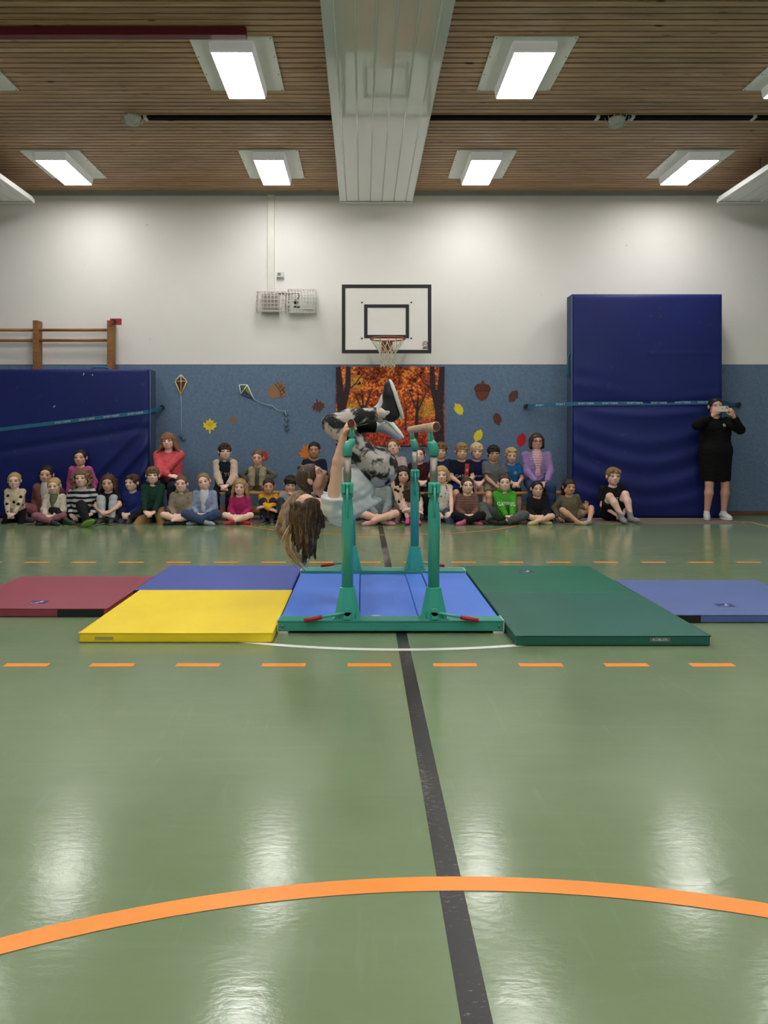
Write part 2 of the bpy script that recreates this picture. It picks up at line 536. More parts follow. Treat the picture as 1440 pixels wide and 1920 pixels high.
# ------------------------------------------------------------------ things on the rear wall
def wl(x, y, Y=WALL_Y):      # plan drawing of the rear wall (drawing units) to metres on the wall
    return ((x - 680) * Y / 1440, CAM_H - (y - 815) * Y / 1440)

FY = WALL_Y - 0.018   # felt surface
# backboard
BY = 10.43
t = empty('basketball_hoop', (0.325, BY, 2.25), 'white basketball backboard with black border and net hoop', 'basketball hoop')
bw, bh = 0.608, 0.935
M_BOARD = mat('white_backboard', (236, 232, 226), 0.5, 0.02)
MB().box(-bw, bw, 0, 0.03, 0, bh).build('backboard', M_BOARD, t, 0.004)
def frame_mesh(x0, x1, z0, z1, w, y0, y1):
    m = MB(); m.box(x0, x1, y0, y1, z0, z0 + w); m.box(x0, x1, y0, y1, z1 - w, z1)
    m.box(x0, x0 + w, y0, y1, z0 + w, z1 - w); m.box(x1 - w, x1, y0, y1, z0 + w, z1 - w); return m
frame_mesh(-bw, bw, 0, bh, 0.048, -0.003, 0).build('border_line', M_BLACK, t)
frame_mesh(-0.305, 0.305, 0.205, 0.665, 0.046, -0.003, 0).build('target_square', M_BLACK, t)
for sx in (-0.335, 0.335):
    for sz in (0.205, 0.69):
        MB().lathe((sx, 0, sz), [(0.012, 0.0), (0.012, -0.006), (0.004, -0.009)], 10, axis='y').build('bolt', mat('dark_bolt', (70, 70, 74), 0.4, metallic=0.7), t)
em = MB().tube([(0.525 + 0.036 * math.cos(a), -0.004, 0.125 + 0.036 * math.sin(a)) for a in [2 * PI * q / 20 for q in range(20)]], 0.004, 6, closed=True)
em.tube([(0.50, -0.004, 0.115), (0.515, -0.004, 0.135), (0.53, -0.004, 0.118), (0.55, -0.004, 0.14)], 0.004, 6)
em.build('maker_emblem', mat('maroon_print', (110, 50, 60), 0.5), t)
MB().box(0.488, 0.562, -0.003, 0, 0.065, 0.078).build('maker_caption', M_BLACK, t)
for sx in (-0.35, 0.35):
    for sz in (0.2, 0.75):
        MB().tube([(sx, 0.03, sz), (sx, WALL_Y - BY - 0.002, sz)], 0.02, 8).build('wall_bracket', mat('grey_steel', (130, 132, 132), 0.4, metallic=0.6), t)
M_RIM = mat('rust_red_enamel', (150, 62, 36), 0.45)
rimz = 0.155; rc = (0.005, -0.33)
hoop = MB(); hoop.tube([(rc[0] + 0.228 * math.cos(a), rc[1] + 0.228 * math.sin(a), rimz) for a in [2 * PI * q / 36 for q in range(36)]], 0.010, 8, closed=True)
hoop = hoop.build('rim', M_RIM, t)
MB().box(rc[0] - 0.075, rc[0] + 0.075, -0.012, 0, 0.0, 0.165).box(rc[0] - 0.07, rc[0] + 0.07, -0.11, -0.01, 0.13, 0.16).build('rim_bracket', M_RIM, t, 0.004)
net = MB(); NP = 12
lv = [(0.222, rimz - 0.012), (0.15, rimz - 0.12), (0.105, rimz - 0.19), (0.098, rimz - 0.235), (0.094, rimz - 0.28), (0.094, rimz - 0.325), (0.096, rimz - 0.37)]
def nod(i, j):
    r, z = lv[i]; a = 2 * PI * (j + 0.5 * (i % 2)) / NP
    return (rc[0] + r * math.cos(a), rc[1] + r * math.sin(a), z)
for i in range(len(lv) - 1):
    for j in range(NP):
        for dj in ((0, 1) if i % 2 else (0, -1)):
            net.tube([nod(i, j), nod(i + 1, j + dj)], 0.0048, 5, cap=False)
net.build('net', mat('off_white_cord', (205, 198, 178), 0.9), t)

# duct, thermostat, caged devices
x0, z0 = wl(502, 548); x1, z1 = wl(515, 361)
o = MB().box(x0, x1, WALL_Y - 0.05, WALL_Y, z0, CEIL - 0.055).build('cable_duct', mat('cream_duct', (214, 214, 204), 0.5), None, 0.004); tag(o, 'narrow white vertical cable duct running down to the caged speaker', 'cable duct')
xa, za = wl(526, 517)
t = empty('thermostat', (xa, WALL_Y, za), 'small white thermostat box beside the cable duct', 'thermostat')
MB().box(-0.052, 0.052, -0.03, 0, -0.045, 0.045).build('case', M_WHITE, t, 0.004)
MB().box(-0.04, 0.005, -0.033, -0.03, -0.005, 0.036).build('vent', mat('grey_vent', (120, 120, 118), 0.6), t)
MB().box(-0.05, 0.05, -0.033, -0.03, -0.045, -0.022).build('lower_band', mat('grey_vent', (120, 120, 118), 0.6), t)
M_WIRE = mat('white_wire', (214, 210, 204), 0.4)
def cage(x0, x1, z0, z1, dep, nx, nz, parent, name='wire_cage'):
    c = MB(); y0 = -dep; r = 0.0042
    for i in range(nx + 1):
        x = x0 + (x1 - x0) * i / nx
        c.tube([(x, 0, z1), (x, y0, z1), (x, y0, z0), (x, 0, z0)], r, 5)
    for j in range(nz + 1):
        z = z0 + (z1 - z0) * j / nz
        c.tube([(x0, 0, z), (x0, y0, z), (x1, y0, z), (x1, 0, z)], r, 5)
    for k in (0.35, 0.7):
        c.tube([(x0, y0 * k, z0), (x1, y0 * k, z0), (x1, y0 * k, z1), (x0, y0 * k, z1)], r, 5, closed=True)
    return c.build(name, M_WIRE, parent)
xa, za = wl(511, 569)
t = empty('caged_speaker', (xa, WALL_Y, za), 'grey wall speaker behind a white wire cage under the duct', 'speaker')
MB().box(-0.145, 0.10, -0.10, 0, -0.135, 0.125).build('speaker_box', mat('light_grey_case', (196, 194, 190), 0.5), t, 0.008)
MB().box(-0.13, 0.085, -0.106, -0.10, -0.10, 0.115).build('speaker_grille', mat('grey_grille_cloth', (148, 142, 138), 0.8, 0.1, 40, 0.6, 500), t)
cage(-0.205, 0.195, -0.135, 0.14, 0.17, 8, 5, t)
xa, za = wl(568, 568)
t = empty('caged_bell', (xa, WALL_Y, za), 'white alarm box with bell behind a white wire cage, right of the speaker', 'alarm bell')
MB().box(-0.19, 0.18, -0.06, 0, -0.15, 0.11).build('alarm_box', M_WHITE, t, 0.006)
MB().box(0.02, 0.16, -0.075, -0.06, -0.11, 0.06).build('cover_plate', mat('light_grey_case', (196, 194, 190), 0.5), t, 0.004)
MB().lathe((-0.10, -0.06, 0.0), [(0.035, 0), (0.035, -0.02), (0.028, -0.035), (0.01, -0.04)], 16, axis='y').build('bell', M_BLACK, t)
MB().tube([(-0.13, -0.065, -0.06), (-0.06, -0.065, -0.075), (-0.03, -0.065, -0.06)], 0.01, 6).build('clapper', M_BLACK, t)
MB().tube([(-0.38, -0.012, 0.135), (-0.1, -0.012, 0.135), (-0.055, -0.07, 0.12), (-0.045, -0.07, 0.08), (-0.075, -0.07, 0.045)], 0.007, 6).build('red_cable', mat('red_cable', (150, 60, 56), 0.5), t)
cage(-0.20, 0.19, -0.165, 0.16, 0.19, 9, 6, t)

# wall bars
M_BARWOOD = mat_wood('orange_brown_beech', (124, 80, 44), (164, 112, 66), knots=False)
t = empty('wall_bars', (0, WALL_Y - 0.02, 0), 'wooden wall bars standing behind the wide blue crash mat', 'wall bars')
topz = wl(0, 604)[1]
for x in (76, 213):
    xa = wl(x, 0)[0]
    MB().box(xa - 0.036, xa + 0.036, -0.16, 0, 0.0, topz).build('upright', M_BARWOOD, t, 0.004)
xl2 = wl(76, 0)[0] - 1.04
MB().box(xl2 - 0.042, xl2 + 0.042, -0.16, 0, 0.0, topz).build('upright', M_BARWOOD, t, 0.004)
for x0, x1 in ((xl2, wl(76, 0)[0]), (wl(76, 0)[0], wl(213, 0)[0])):
    for z in [wl(0, 621)[1], wl(0, 640)[1]] + [2.28 - 0.2 * k for k in range(2, 11)]:
        MB().tube([(x0 + 0.03, -0.10, z), (x1 - 0.03, -0.10, z)], 0.021, 10).build('rung', M_BARWOOD, t)
xa, za = wl(226, 607)
t = MB().box(xa - 0.085, xa + 0.075, WALL_Y - 0.20, WALL_Y - 0.187, za - 0.045, za + 0.045).build('warning_sign', [mat('red_sign', (148, 40, 30), 0.5)], None, 0.002); tag(t, 'small dark red sign on top of the right wall bar upright', 'sign')
MB().prism([(xa - 0.05, za - 0.04), (xa - 0.01, za - 0.04), (xa + 0.015, za - 0.01), (xa - 0.01, za + 0.03), (xa - 0.06, za + 0.035), (xa - 0.03, za)], WALL_Y - 0.2025, WALL_Y - 0.20).build('sign_symbol', mat('dark_symbol', (40, 16, 20), 0.5), t)

# paper decorations
def px_poly(pts, cx, cy): return [wl(cx + a, cy + b) for a, b in pts]
def paper(name, pts, cx, cy, rgb, label, cat, scale=1.0, rot=0.0, th=0.004, group='paper autumn decorations'):
    c, s = math.cos(rot), math.sin(rot)
    p = [((a * c - b * s) * scale, (a * s + b * c) * scale) for a, b in pts]
    X, Z = wl(cx, cy)
    t = empty(name, (X, FY, Z), label, cat, group)
    q = [(a * WALL_Y / 1440, -b * WALL_Y / 1440) for a, b in p]
    MB().prism(q, -th, 0).build('paper_cutout', mat('coloured_card', rgb, 0.85, 0.06), t)
    return t
MAPLE = [(0, -14), (3, -8), (7, -10), (6, -4), (13, -6), (11, -1), (13, 2), (7, 5), (8, 9), (2, 7), (1.2, 15), (-1.2, 15), (-2, 7), (-8, 9), (-7, 5), (-13, 2), (-11, -1), (-13, -6), (-6, -4), (-7, -10), (-3, -8)]
OAK = [(0, -14), (2.5, -11), (5.5, -10), (6, -7), (8, -5.5), (7.5, -2), (9, 0), (7.6, 3), (8, 6), (5, 7.5), (2, 11.5), (0.5, 14.5), (-1.5, 10.5), (-5, 9.5), (-6.5, 6), (-8, 4), (-7, 0.5), (-8.5, -2), (-6.5, -5), (-6.5, -8), (-3.5, -9.5)]
t = paper('maple_leaf', MAPLE, 394, 798, (236, 208, 48), 'yellow paper maple leaf left of the dangling kite string', 'paper leaf')
MB().prism([(-0.05, 0.02), (0.0, 0.06), (0.05, 0.03), (0.02, -0.01), (-0.02, -0.01)], -0.008, -0.004).build('gold_patch', mat('coloured_card', (214, 182, 30), 0.85), t)
ROUND = [(0, -8), (4, -6), (6, -3), (6.5, 2), (3, 6), (-1, 7), (-2, 9), (-3, 7), (-6, 3), (-6.5, -2), (-4, -6)]
paper('small_leaf', ROUND, 437, 788, (136, 104, 84), 'small round beige brown paper leaf beside the yellow maple leaf', 'paper leaf')
paper('maple_leaf', MAPLE, 597, 762, (98, 56, 46), 'dark brown paper maple leaf left of the forest tapestry', 'paper leaf', 0.95, 2.9)
paper('maple_leaf', MAPLE, 492, 855, (196, 42, 40), 'red paper leaf partly hidden behind a head above the bench', 'paper leaf', 0.95, 0.6)
paper('maple_leaf', MAPLE, 576, 848, (214, 118, 34), 'orange paper leaf partly hidden behind a head in navy top', 'paper leaf', 1.2, -0.5)
paper('oak_leaf', OAK, 860, 767, (232, 212, 60), 'yellow paper oak leaf at the upper right of the tapestry', 'paper leaf', 0.95, 2.6)
paper('oak_leaf', OAK, 896, 817, (232, 212, 50), 'yellow paper oak leaf just above the seated row', 'paper leaf', 0.95, 0.45)
paper('oak_leaf', OAK, 932, 786, (96, 54, 46), 'brown paper oak leaf between acorn and red leaf', 'paper leaf', 0.95, -0.25)
paper('small_leaf', [(-8, 10), (-9, 0), (-4, -8), (4, -11), (8, -11), (9, -3), (9, 3), (4, 6), (2, 10), (-4, 11)], 962, 743, (92, 56, 46), 'dark brown pointed paper leaf right of the brown acorn', 'paper leaf')
paper('oak_leaf', OAK, 977, 825, (190, 28, 36), 'red paper leaf at shoulder height left of the crash mat strap', 'paper leaf', 1.02, 0.2)
ACORN = [(0, -20), (3, -17), (3, -14), (11, -12), (16, -5), (14, 0), (12, 8), (8, 15), (0, 19), (-8, 15), (-12, 8), (-14, 0), (-16, -5), (-11, -12), (-3, -14), (-3, -17)]
t = paper('paper_acorn', ACORN, 904, 733, (104, 58, 40), 'plain dark brown paper acorn right of the tapestry', 'paper acorn', 1.0, 0.05)
k = WALL_Y / 1440
MB().prism([(-16 * k, 5 * k), (-11 * k, 12 * k), (11 * k, 12 * k), (16 * k, 5 * k), (13 * k, -1 * k), (0, 1.5 * k), (-13 * k, -1 * k)], -0.008, -0.004).build('acorn_cap', mat('coloured_card', (90, 48, 34), 0.85), t)
AC2 = [(2, -17), (7, -13), (14, -12), (17, -4), (16, 8), (10, 13), (2, 14), (-8, 16), (-15, 10), (-17, 1), (-13, -7), (-5, -12)]
t = paper('paper_acorn', AC2, 519, 732, (150, 112, 78), 'light brown paper acorn with drawn lattice cap left of the tapestry', 'paper acorn')
ln = MB()
for a, b in (((-3, -12), (6, 0)), ((6, 0), (9, 12)), ((2, -15), (12, 2)), ((9, -12), (15, 5)), ((4, -4), (10, -11)), ((7, 2), (16, -6)), ((9, 8), (16, 2))):
    ln.tube([(a[0] * k, -0.005, -a[1] * k), (b[0] * k, -0.005, -b[1] * k)], 0.004, 5)
ln.build('pen_lines', mat('brown_ink', (86, 58, 38), 0.8), t)

def kite(cx, cy, pts, cross, cols, frame_cols, tail, label, bow):
    X, Z = wl(cx, cy)
    t = empty('paper_kite', (X, FY, Z), label, 'kite', 'paper kites on the blue wall')
    q = [((a) * k, (-b) * k) for a, b in pts]
    c = (cross[0] * k, -cross[1] * k)
    for i in range(4):
        MB().prism([q[i], q[(i + 1) % 4], c], -0.006, 0).build('tissue_panel', mat('kite_tissue', cols[i], 0.6, 0.45, 45), t)
    for i in range(4):
        a, b = q[i], q[(i + 1) % 4]
        MB().tube([(a[0], -0.008, a[1]), (b[0], -0.008, b[1])], 0.009, 6).build('frame_strip', mat('kite_frame', frame_cols[i], 0.7), t)
    MB().tube([(q[0][0], -0.008, q[0][1]), (q[2][0], -0.008, q[2][1])], 0.006, 6).build('spar', mat('kite_spar', frame_cols[2], 0.7), t)
    MB().tube([(q[1][0], -0.008, q[1][1]), (q[3][0], -0.008, q[3][1])], 0.006, 6).build('spar', mat('kite_spar', frame_cols[1], 0.7), t)
    MB().tube([(a * k, -0.012, -b * k) for a, b in tail], 0.0045, 5).build('tail_string', mat('pale_string', (168, 184, 184), 0.9), t)
    for bx, bz in bow:
        MB().tube([((bx - 4) * k, -0.012, -(bz - 5) * k), (bx * k, -0.018, -bz * k), ((bx + 4) * k, -0.012, -(bz - 4) * k)], [0.006, 0.009, 0.006], 6).build('bow', mat('dark_teal_ribbon', (40, 72, 82), 0.8), t)
kite(340, 723, [(0, -20), (11, -8), (0, 18), (-11, -8)], (0, -8), [(120, 70, 50), (60, 40, 70), (50, 40, 60), (70, 54, 50)], [(196, 200, 214), (214, 190, 90), (220, 190, 100), (206, 198, 196)],
     [(0, 18), (1, 40), (1, 70), (1, 80), (3, 98)], 'diamond paper kite with orange cross and straight hanging string', [(0, 99), (5, 104)])
kite(461, 735, [(-12, -13), (3, -13), (15, 13), (-9, 4)], (0, -2), [(80, 110, 60), (110, 140, 60), (44, 60, 90), (60, 84, 70)], [(220, 224, 226), (220, 224, 226), (60, 70, 110), (214, 218, 220)],
     [(15, 13), (26, 20), (38, 24), (50, 26), (58, 34), (66, 36), (74, 35), (76, 48), (75, 70)], 'tilted white framed paper kite with curled tail string', [(76, 46), (77, 56), (76, 66), (77, 74)])

# forest tapestry: printed cloth, colours painted per vertex
tx0, tz1 = wl(630, 688); tx1, tz0 = wl(833, 835)
nx, nz = 240, 176
u, v = np.meshgrid(np.linspace(0, 1, nx), np.linspace(0, 1, nz))
def vnoise(u, v, fx, fy, seed):
    r = np.random.default_rng(seed); g = r.random((fy + 2, fx + 2))
    x = u * fx; y = v * fy; i = np.floor(x).astype(int); j = np.floor(y).astype(int); a = x - i; b = y - j
    a = a * a * (3 - 2 * a); b = b * b * (3 - 2 * b)
    return (g[j, i] * (1 - a) + g[j, i + 1] * a) * (1 - b) + (g[j + 1, i] * (1 - a) + g[j + 1, i + 1] * a) * b
n1 = vnoise(u, v, 14, 11, 1); n2 = vnoise(u, v, 60, 46, 2); n3 = vnoise(u, v, 110, 84, 3)
nn = 0.35 * n1 + 0.35 * n2 + 0.3 * n3
def mixa(a, b, t): return a + (b - a) * t[..., None]
colr = mixa(np.array((70, 26, 14.)), np.array((206, 92, 34.)), np.clip((nn - 0.25) / 0.4, 0, 1))
colr = mixa(colr, np.array((238, 150, 70.)), np.clip((nn - 0.58) / 0.14, 0, 1))
def blob(cu, cv, ru, rv): return np.clip(1.3 - np.sqrt(((u - cu) / ru) ** 2 + ((v - cv) / rv) ** 2), 0, 1)
yel = np.array((226, 176, 60.))
for b_ in (blob(0.16, 0.45, 0.10, 0.16), blob(0.84, 0.45, 0.10, 0.16), blob(0.17, 0.8, 0.09, 0.12), blob(0.5, 0.55, 0.10, 0.15)):
    colr = mixa(colr, mixa(np.array((140, 96, 30.)), yel, n3), np.clip(b_ * 1.1, 0, 1) * 0.85)
grd = np.clip((0.36 - v - 0.14 * np.abs(u - 0.5) * 0 + 0.10 * np.cos((u - 0.5) * 5) * -0.6) / 0.08, 0, 1)
colr = mixa(colr, mixa(np.array((104, 26, 18.)), np.array((196, 84, 48.)), np.clip((n2 * 0.5 + n3 * 0.5 - 0.3) / 0.4, 0, 1)), grd)
dark = np.array((34, 24, 28.))
def trunk(pts, w0, w1):
    global colr
    P = np.array(pts, float); best = np.full(u.shape, 9.0)
    for i in range(len(P) - 1):
        a, b = P[i], P[i + 1]; d = b - a
        tt = np.clip(((u - a[0]) * d[0] + (v - a[1]) * d[1]) / (d @ d), 0, 1)
        f = (i + tt) / (len(P) - 1); wd = w0 + (w1 - w0) * f
        best = np.minimum(best, np.hypot((u - a[0] - tt * d[0]) * 1.38, v - a[1] - tt * d[1]) - wd)
    colr = mixa(colr, mixa(dark, np.array((74, 60, 62.)), n3 * 0.6), np.clip(-best / 0.008 + 0.5, 0, 1))
for s in (0, 1):
    f = (lambda p: p) if s == 0 else (lambda p: [(1 - a, b) for a, b in p])
    trunk(f([(0.05, 0.0), (0.05, 0.5), (0.02, 1.0)]), 0.065, 0.035)
    trunk(f([(0.06, 0.45), (0.11, 0.75), (0.115, 1.0)]), 0.04, 0.03)
    trunk(f([(0.10, 0.7), (0.18, 0.78), (0.24, 0.9)]), 0.010, 0.005)
    trunk(f([(0.26, 0.12), (0.255, 0.35), (0.25, 0.5)]), 0.026, 0.016)
    trunk(f([(0.255, 0.42), (0.20, 0.58), (0.17, 0.68)]), 0.012, 0.005)
    trunk(f([(0.255, 0.44), (0.30, 0.6), (0.33, 0.72)]), 0.012, 0.005)
    trunk(f([(0.25, 0.5), (0.24, 0.7)]), 0.012, 0.005)
    trunk(f([(0.36, 0.2), (0.355, 0.45)]), 0.010, 0.006)
    for cu, cv in ((0.22, 0.78), (0.28, 0.84), (0.21, 0.92), (0.30, 0.70)):
        cu = cu if s == 0 else 1 - cu
        colr = mixa(colr, dark, np.clip((0.014 - np.hypot((u - cu) * 1.38, v - cv) + 0.06 * (n2 - 0.5)) / 0.008, 0, 1) * (np.hypot((u - cu) * 1.38, v - cv) < 0.045))
lc = np.clip(colr * np.array((1.12, 1.10, 1.15)) / 255.0, 0, 1); lc = np.where(lc <= 0.04045, lc / 12.92, ((lc + 0.055) / 1.055) ** 2.4)
X = (u - 0.5) * (tx1 - tx0); Z = (v - 0.5) * (tz1 - tz0)
Z = Z - 0.012 * np.sin(u * PI) * (1 - v) * 0.6 - 0.004 * np.cos(u * 40) * v
Yw = -0.012 - 0.006 * np.sin(u * 22 + v * 3) * (1 - 0.5 * v) - 0.004 * np.sin(u * 9)
idx = np.arange(nx * nz).reshape(nz, nx)
F1 = np.stack([idx[:-1, :-1], idx[:-1, 1:], idx[1:, 1:], idx[1:, :-1]], -1).reshape(-1, 4)
me = fast_mesh('tapestry', np.stack([X, Yw, Z], -1).reshape(-1, 3), F1)
ca = me.color_attributes.new('print', 'FLOAT_COLOR', 'POINT')
ca.data.foreach_set('color', np.concatenate([lc.reshape(-1, 3), np.ones((nx * nz, 1))], 1).astype(np.float32).ravel())
m, nt, b = new_mat('printed_cloth'); at = N(nt, 'ShaderNodeAttribute', attribute_name='print')
nt.links.new(at.outputs['Color'], b.inputs['Base Color']); b.inputs['Roughness'].default_value = 0.9
o = link('tapestry', me, m); o.location = ((tx0 + tx1) / 2, FY - 0.012, (tz0 + tz1) / 2)
sm = o.modifiers.new('thickness', 'SOLIDIFY'); sm.thickness = 0.003
tag(o, 'wall tapestry printed with an orange autumn forest', 'tapestry')

# ------------------------------------------------------------------ crash mats against the wall
def mat_vinyl(name, rgb, rough=0.5, var=0.1):
    m, nt, b = new_mat(name)
    v = mapping(nt); c = lin(rgb)
    n = noise(nt, v, 2.0, 5, 0.6)
    col = ramp(nt, n.outputs['Fac'], [(0.3, tuple(x * (1 - var) for x in c)), (0.7, tuple(min(1, x * (1 + var)) for x in c))])
    n2 = noise(nt, mapping(nt, (1, 4, 1)), 7.0, 6, 0.7, 0.5)
    s = ramp(nt, n2.outputs['Fac'], [(0.62, (0, 0, 0)), (0.72, (1, 1, 1))])
    col = mixc(nt, math_n(nt, 'MULTIPLY', s, 0.10), col, lin((150, 156, 160)))
    nt.links.new(col, b.inputs['Base Color'])
    b.inputs['Roughness'].default_value = rough
    b.inputs['Specular IOR Level'].default_value = 0.35
    bump(nt, b, noise(nt, v, 140, 3).outputs['Fac'], 0.15, 0.003)
    return m
M_NAVY = mat_vinyl('navy_vinyl', (20, 33, 100), 0.5)
M_NAVYS = mat_vinyl('slate_blue_side_mesh', (62, 74, 98), 0.8)
M_STRAP = mat('teal_webbing', (40, 98, 136), 0.7, 0.1, 20)
M_STEXT = mat('pale_print', (196, 210, 216), 0.7)

def crash_mat(name, x0, x1, z1, y0, y1, disp, label):
    cx = (x0 + x1) / 2
    t = empty(name, (cx, y1, 0.008), label, 'crash mat')
    nx, nz = 110, 130
    w2 = (x1 - x0) / 2; yy0 = y0 - y1
    u, v = np.meshgrid(np.linspace(0, 1, nx), np.linspace(0, 1, nz))
    X = (u * 2 - 1) * w2; Z = v * z1
    edge = np.clip(np.minimum.reduce([u / 0.03, (1 - u) / 0.03, v / 0.025, (1 - v) / 0.025]), 0, 1)
    Y = yy0 + disp(u, v) * np.sqrt(edge) + 0.02 * (1 - np.sqrt(1 - (1 - edge) ** 2))
    P = np.stack([X, Y, Z], -1).reshape(-1, 3)
    idx = np.arange(nx * nz).reshape(nz, nx)
    F1 = np.stack([idx[:-1, :-1], idx[:-1, 1:], idx[1:, 1:], idx[1:, :-1]], -1).reshape(-1, 4)
    rim = np.concatenate([idx[0, :], idx[1:, -1], idx[-1, -2::-1], idx[-2:0:-1, 0]])
    B = P[rim].copy(); B[:, 1] = 0.0
    n0 = len(P); m = len(rim)
    F2 = np.stack([rim, np.arange(m) + n0, (np.arange(m) + 1) % m + n0, np.roll(rim, -1)], 1)
    me = fast_mesh('cover', np.concatenate([P, B]), np.concatenate([F1, F2]))
    mi = np.zeros(len(F1) + len(F2), np.int32); mi[len(F1):] = 1
    link('cover', me, [M_NAVY, M_NAVYS], t)
    me.polygons.foreach_set('material_index', mi)
    MB().box(-w2 + 0.002, w2 - 0.002, -0.004, 0.0, 0.002, z1 - 0.002).build('back_sheet', M_NAVY, t)
    return t
def disp_tall(u, v):
    d = 0.0
    # sagging folds below the strap
    for v0, am, wd, sag in ((0.47, 0.010, 0.020, 0.05), (0.36, 0.022, 0.035, 0.09), (0.27, 0.026, 0.035, 0.10), (0.17, 0.032, 0.04, 0.11), (0.08, 0.022, 0.03, 0.07)):
        c = v0 - sag * (1 - (2 * u - 1) ** 2) + sag
        c = v0 + sag * (np.abs(2 * u - 1) ** 1.7) - sag * 0.3
        d = d - am * np.exp(-((v - c) / wd) ** 2)
    for v0, am, wd, sg, sl in ((0.60, 0.012, 0.025, 0, 0.10), (0.68, 0.008, 0.03, 0, 0.14), (0.56, 0.012, 0.02, 1, 0.08), (0.62, 0.008, 0.03, 1, 0.12)):
        uu = u if sg == 0 else 1 - u
        d = d - am * np.exp(-((v - v0 + sl * uu) / wd) ** 2) * np.clip(1 - uu / 0.45, 0, 1)
    d = d + 0.018 * np.exp(-((v - 0.5) / 0.025) ** 2) - 0.02 * np.sin(PI * u) * (1 - v) * 0.8
    d = d - 0.004 * np.exp(-((v - 0.735) / 0.006) ** 2) * (u > 0.5) + 0.004 * np.sin(u * 9 + v * 5) * np.sin(v * 13 - u * 3)
    return d
def disp_wide(u, v):
    d = 0.0
    for o_, am, wd in ((0.05, 0.032, 0.035), (-0.10, 0.042, 0.04), (-0.26, 0.045, 0.05), (-0.42, 0.034, 0.05), (-0.6, 0.028, 0.06)):
        # diagonal folds radiating down-left from the strap end
        c = 0.62 + o_ - (1 - u) * 2.0 * (0.8 - 0.5 * o_)
        d = d - am * np.exp(-((v - c) / wd) ** 2) * np.clip((u - 0.55) / 0.25, 0, 1) * np.clip((0.72 - v) / 0.2, 0, 1)
    ln = 0.44 + 0.17 * np.clip((u - 0.3) / 0.7, 0, 1)
    d = d + 0.018 * np.exp(-((v - ln) / 0.03) ** 2) + 0.006 * np.sin(u * 7 + v * 4) * np.sin(v * 6 - u * 2) - 0.012 * np.sin(PI * v)
    return d
mt = crash_mat('crash_mat', 2.872, 4.93, 3.065, 10.52, 10.80, disp_tall, 'tall upright navy blue crash mat strapped to the wall')
mw = crash_mat('crash_mat', -5.93, -2.90, 2.03, 10.46, 10.76, disp_wide, 'wide low navy blue crash mat standing on its long edge')
def handle(t, pts):
    MB().tube(pts, 0.014, 8).build('carry_handle', M_STRAP, t)
for s in (-1, 1):
    handle(mt, [(s * 1.03, -0.16, 2.28), (s * 1.055, -0.16, 2.2), (s * 1.06, -0.16, 2.05), (s * 1.05, -0.16, 1.98), (s * 1.03, -0.16, 1.93)])
handle(mw, [(0.64, -0.15, 2.02), (0.70, -0.15, 2.065), (0.86, -0.15, 2.07), (0.96, -0.15, 2.02)])
MB().tube([(-1.035, -0.279, 0.02), (-1.035, -0.279, 3.04)], 0.008, 6).build('edge_piping', mat('steel_blue_piping', (52, 78, 120), 0.6), mt)
MB().tube([(1.52, -0.30, 0.02), (1.52, -0.30, 2.01)], 0.008, 6).build('edge_piping', mat('steel_blue_piping', (52, 78, 120), 0.6), mw)
for sx_, sz_, ln_, an_ in ((0.62, 1.96, 0.035, 1.2), (0.74, 1.95, 0.02, 1.0), (0.22, 1.52, 0.03, 0.7)):
    MB().tube([(sx_ - ln_ * math.cos(an_) / 2, -0.315, sz_ - ln_ * math.sin(an_) / 2), (sx_ + ln_ * math.cos(an_) / 2, -0.315, sz_ + ln_ * math.sin(an_) / 2)], 0.006, 6).build('scuff_mark', mat('pale_scuff', (190, 196, 210), 0.8), mw)
def strap(name, pts, hw, label, ends, texts):
    t = empty(name, pts[0], label, 'strap')
    o3 = Vector(pts[0]); vs = []; fs = []
    for i, p in enumerate(pts):
        p = Vector(p) - o3
        d = Vector(pts[min(i + 1, len(pts) - 1)]) - Vector(pts[max(i - 1, 0)])
        nrm = Vector((d.y, -d.x, 0)).normalized() * 0.003
        upv = Vector((0, 0, hw))
        vs += [p - upv + nrm, p + upv + nrm, p + upv - nrm, p - upv - nrm]
    for i in range(len(pts) - 1):
        for j in range(4):
            a = i * 4 + j; b = i * 4 + (j + 1) % 4
            fs.append((a, b, b + 4, a + 4))
    fs += [(0, 1, 2, 3), tuple(len(vs) - 4 + q for q in (3, 2, 1, 0))]
    MB().add(vs, fs).build('webbing', M_STRAP, t)
    for e in ends:
        e = Vector(e) - o3
        MB().tube([(e.x + 0.03 * math.cos(a), e.y, e.z + 0.03 * math.sin(a)) for a in [2 * PI * q / 14 for q in range(14)]], 0.009, 6, closed=True).build('wall_hook', mat('dark_steel', (70, 78, 78), 0.4, metallic=0.8), t)
        MB().lathe((e.x, e.y + 0.0, e.z), [(0.022, 0.0), (0.022, 0.046)], 10, axis='y').build('hook_plate', mat('dark_steel', (70, 78, 78), 0.4, metallic=0.8), t)
    for (x, y, z, rot) in texts:
        text_obj('SPORT-THIEME', 0.036, (x - o3.x, y - o3.y, z - o3.z), M_STEXT, t, 'strap_lettering', rot=rot, stretch=0.9)
    return t
hz = 1.565
pts = [(2.315, FY - 0.02, 1.545), (2.40, 10.80, 1.55), (2.84, 10.517, 1.567), (2.9, 10.507, 1.568), (3.4, 10.522, 1.572), (3.9, 10.527, 1.576), (4.4, 10.522, 1.582), (4.90, 10.509, 1.588), (4.945, 10.53, 1.588), (5.2, 10.85, 1.575), (5.32, FY - 0.02, 1.57)]
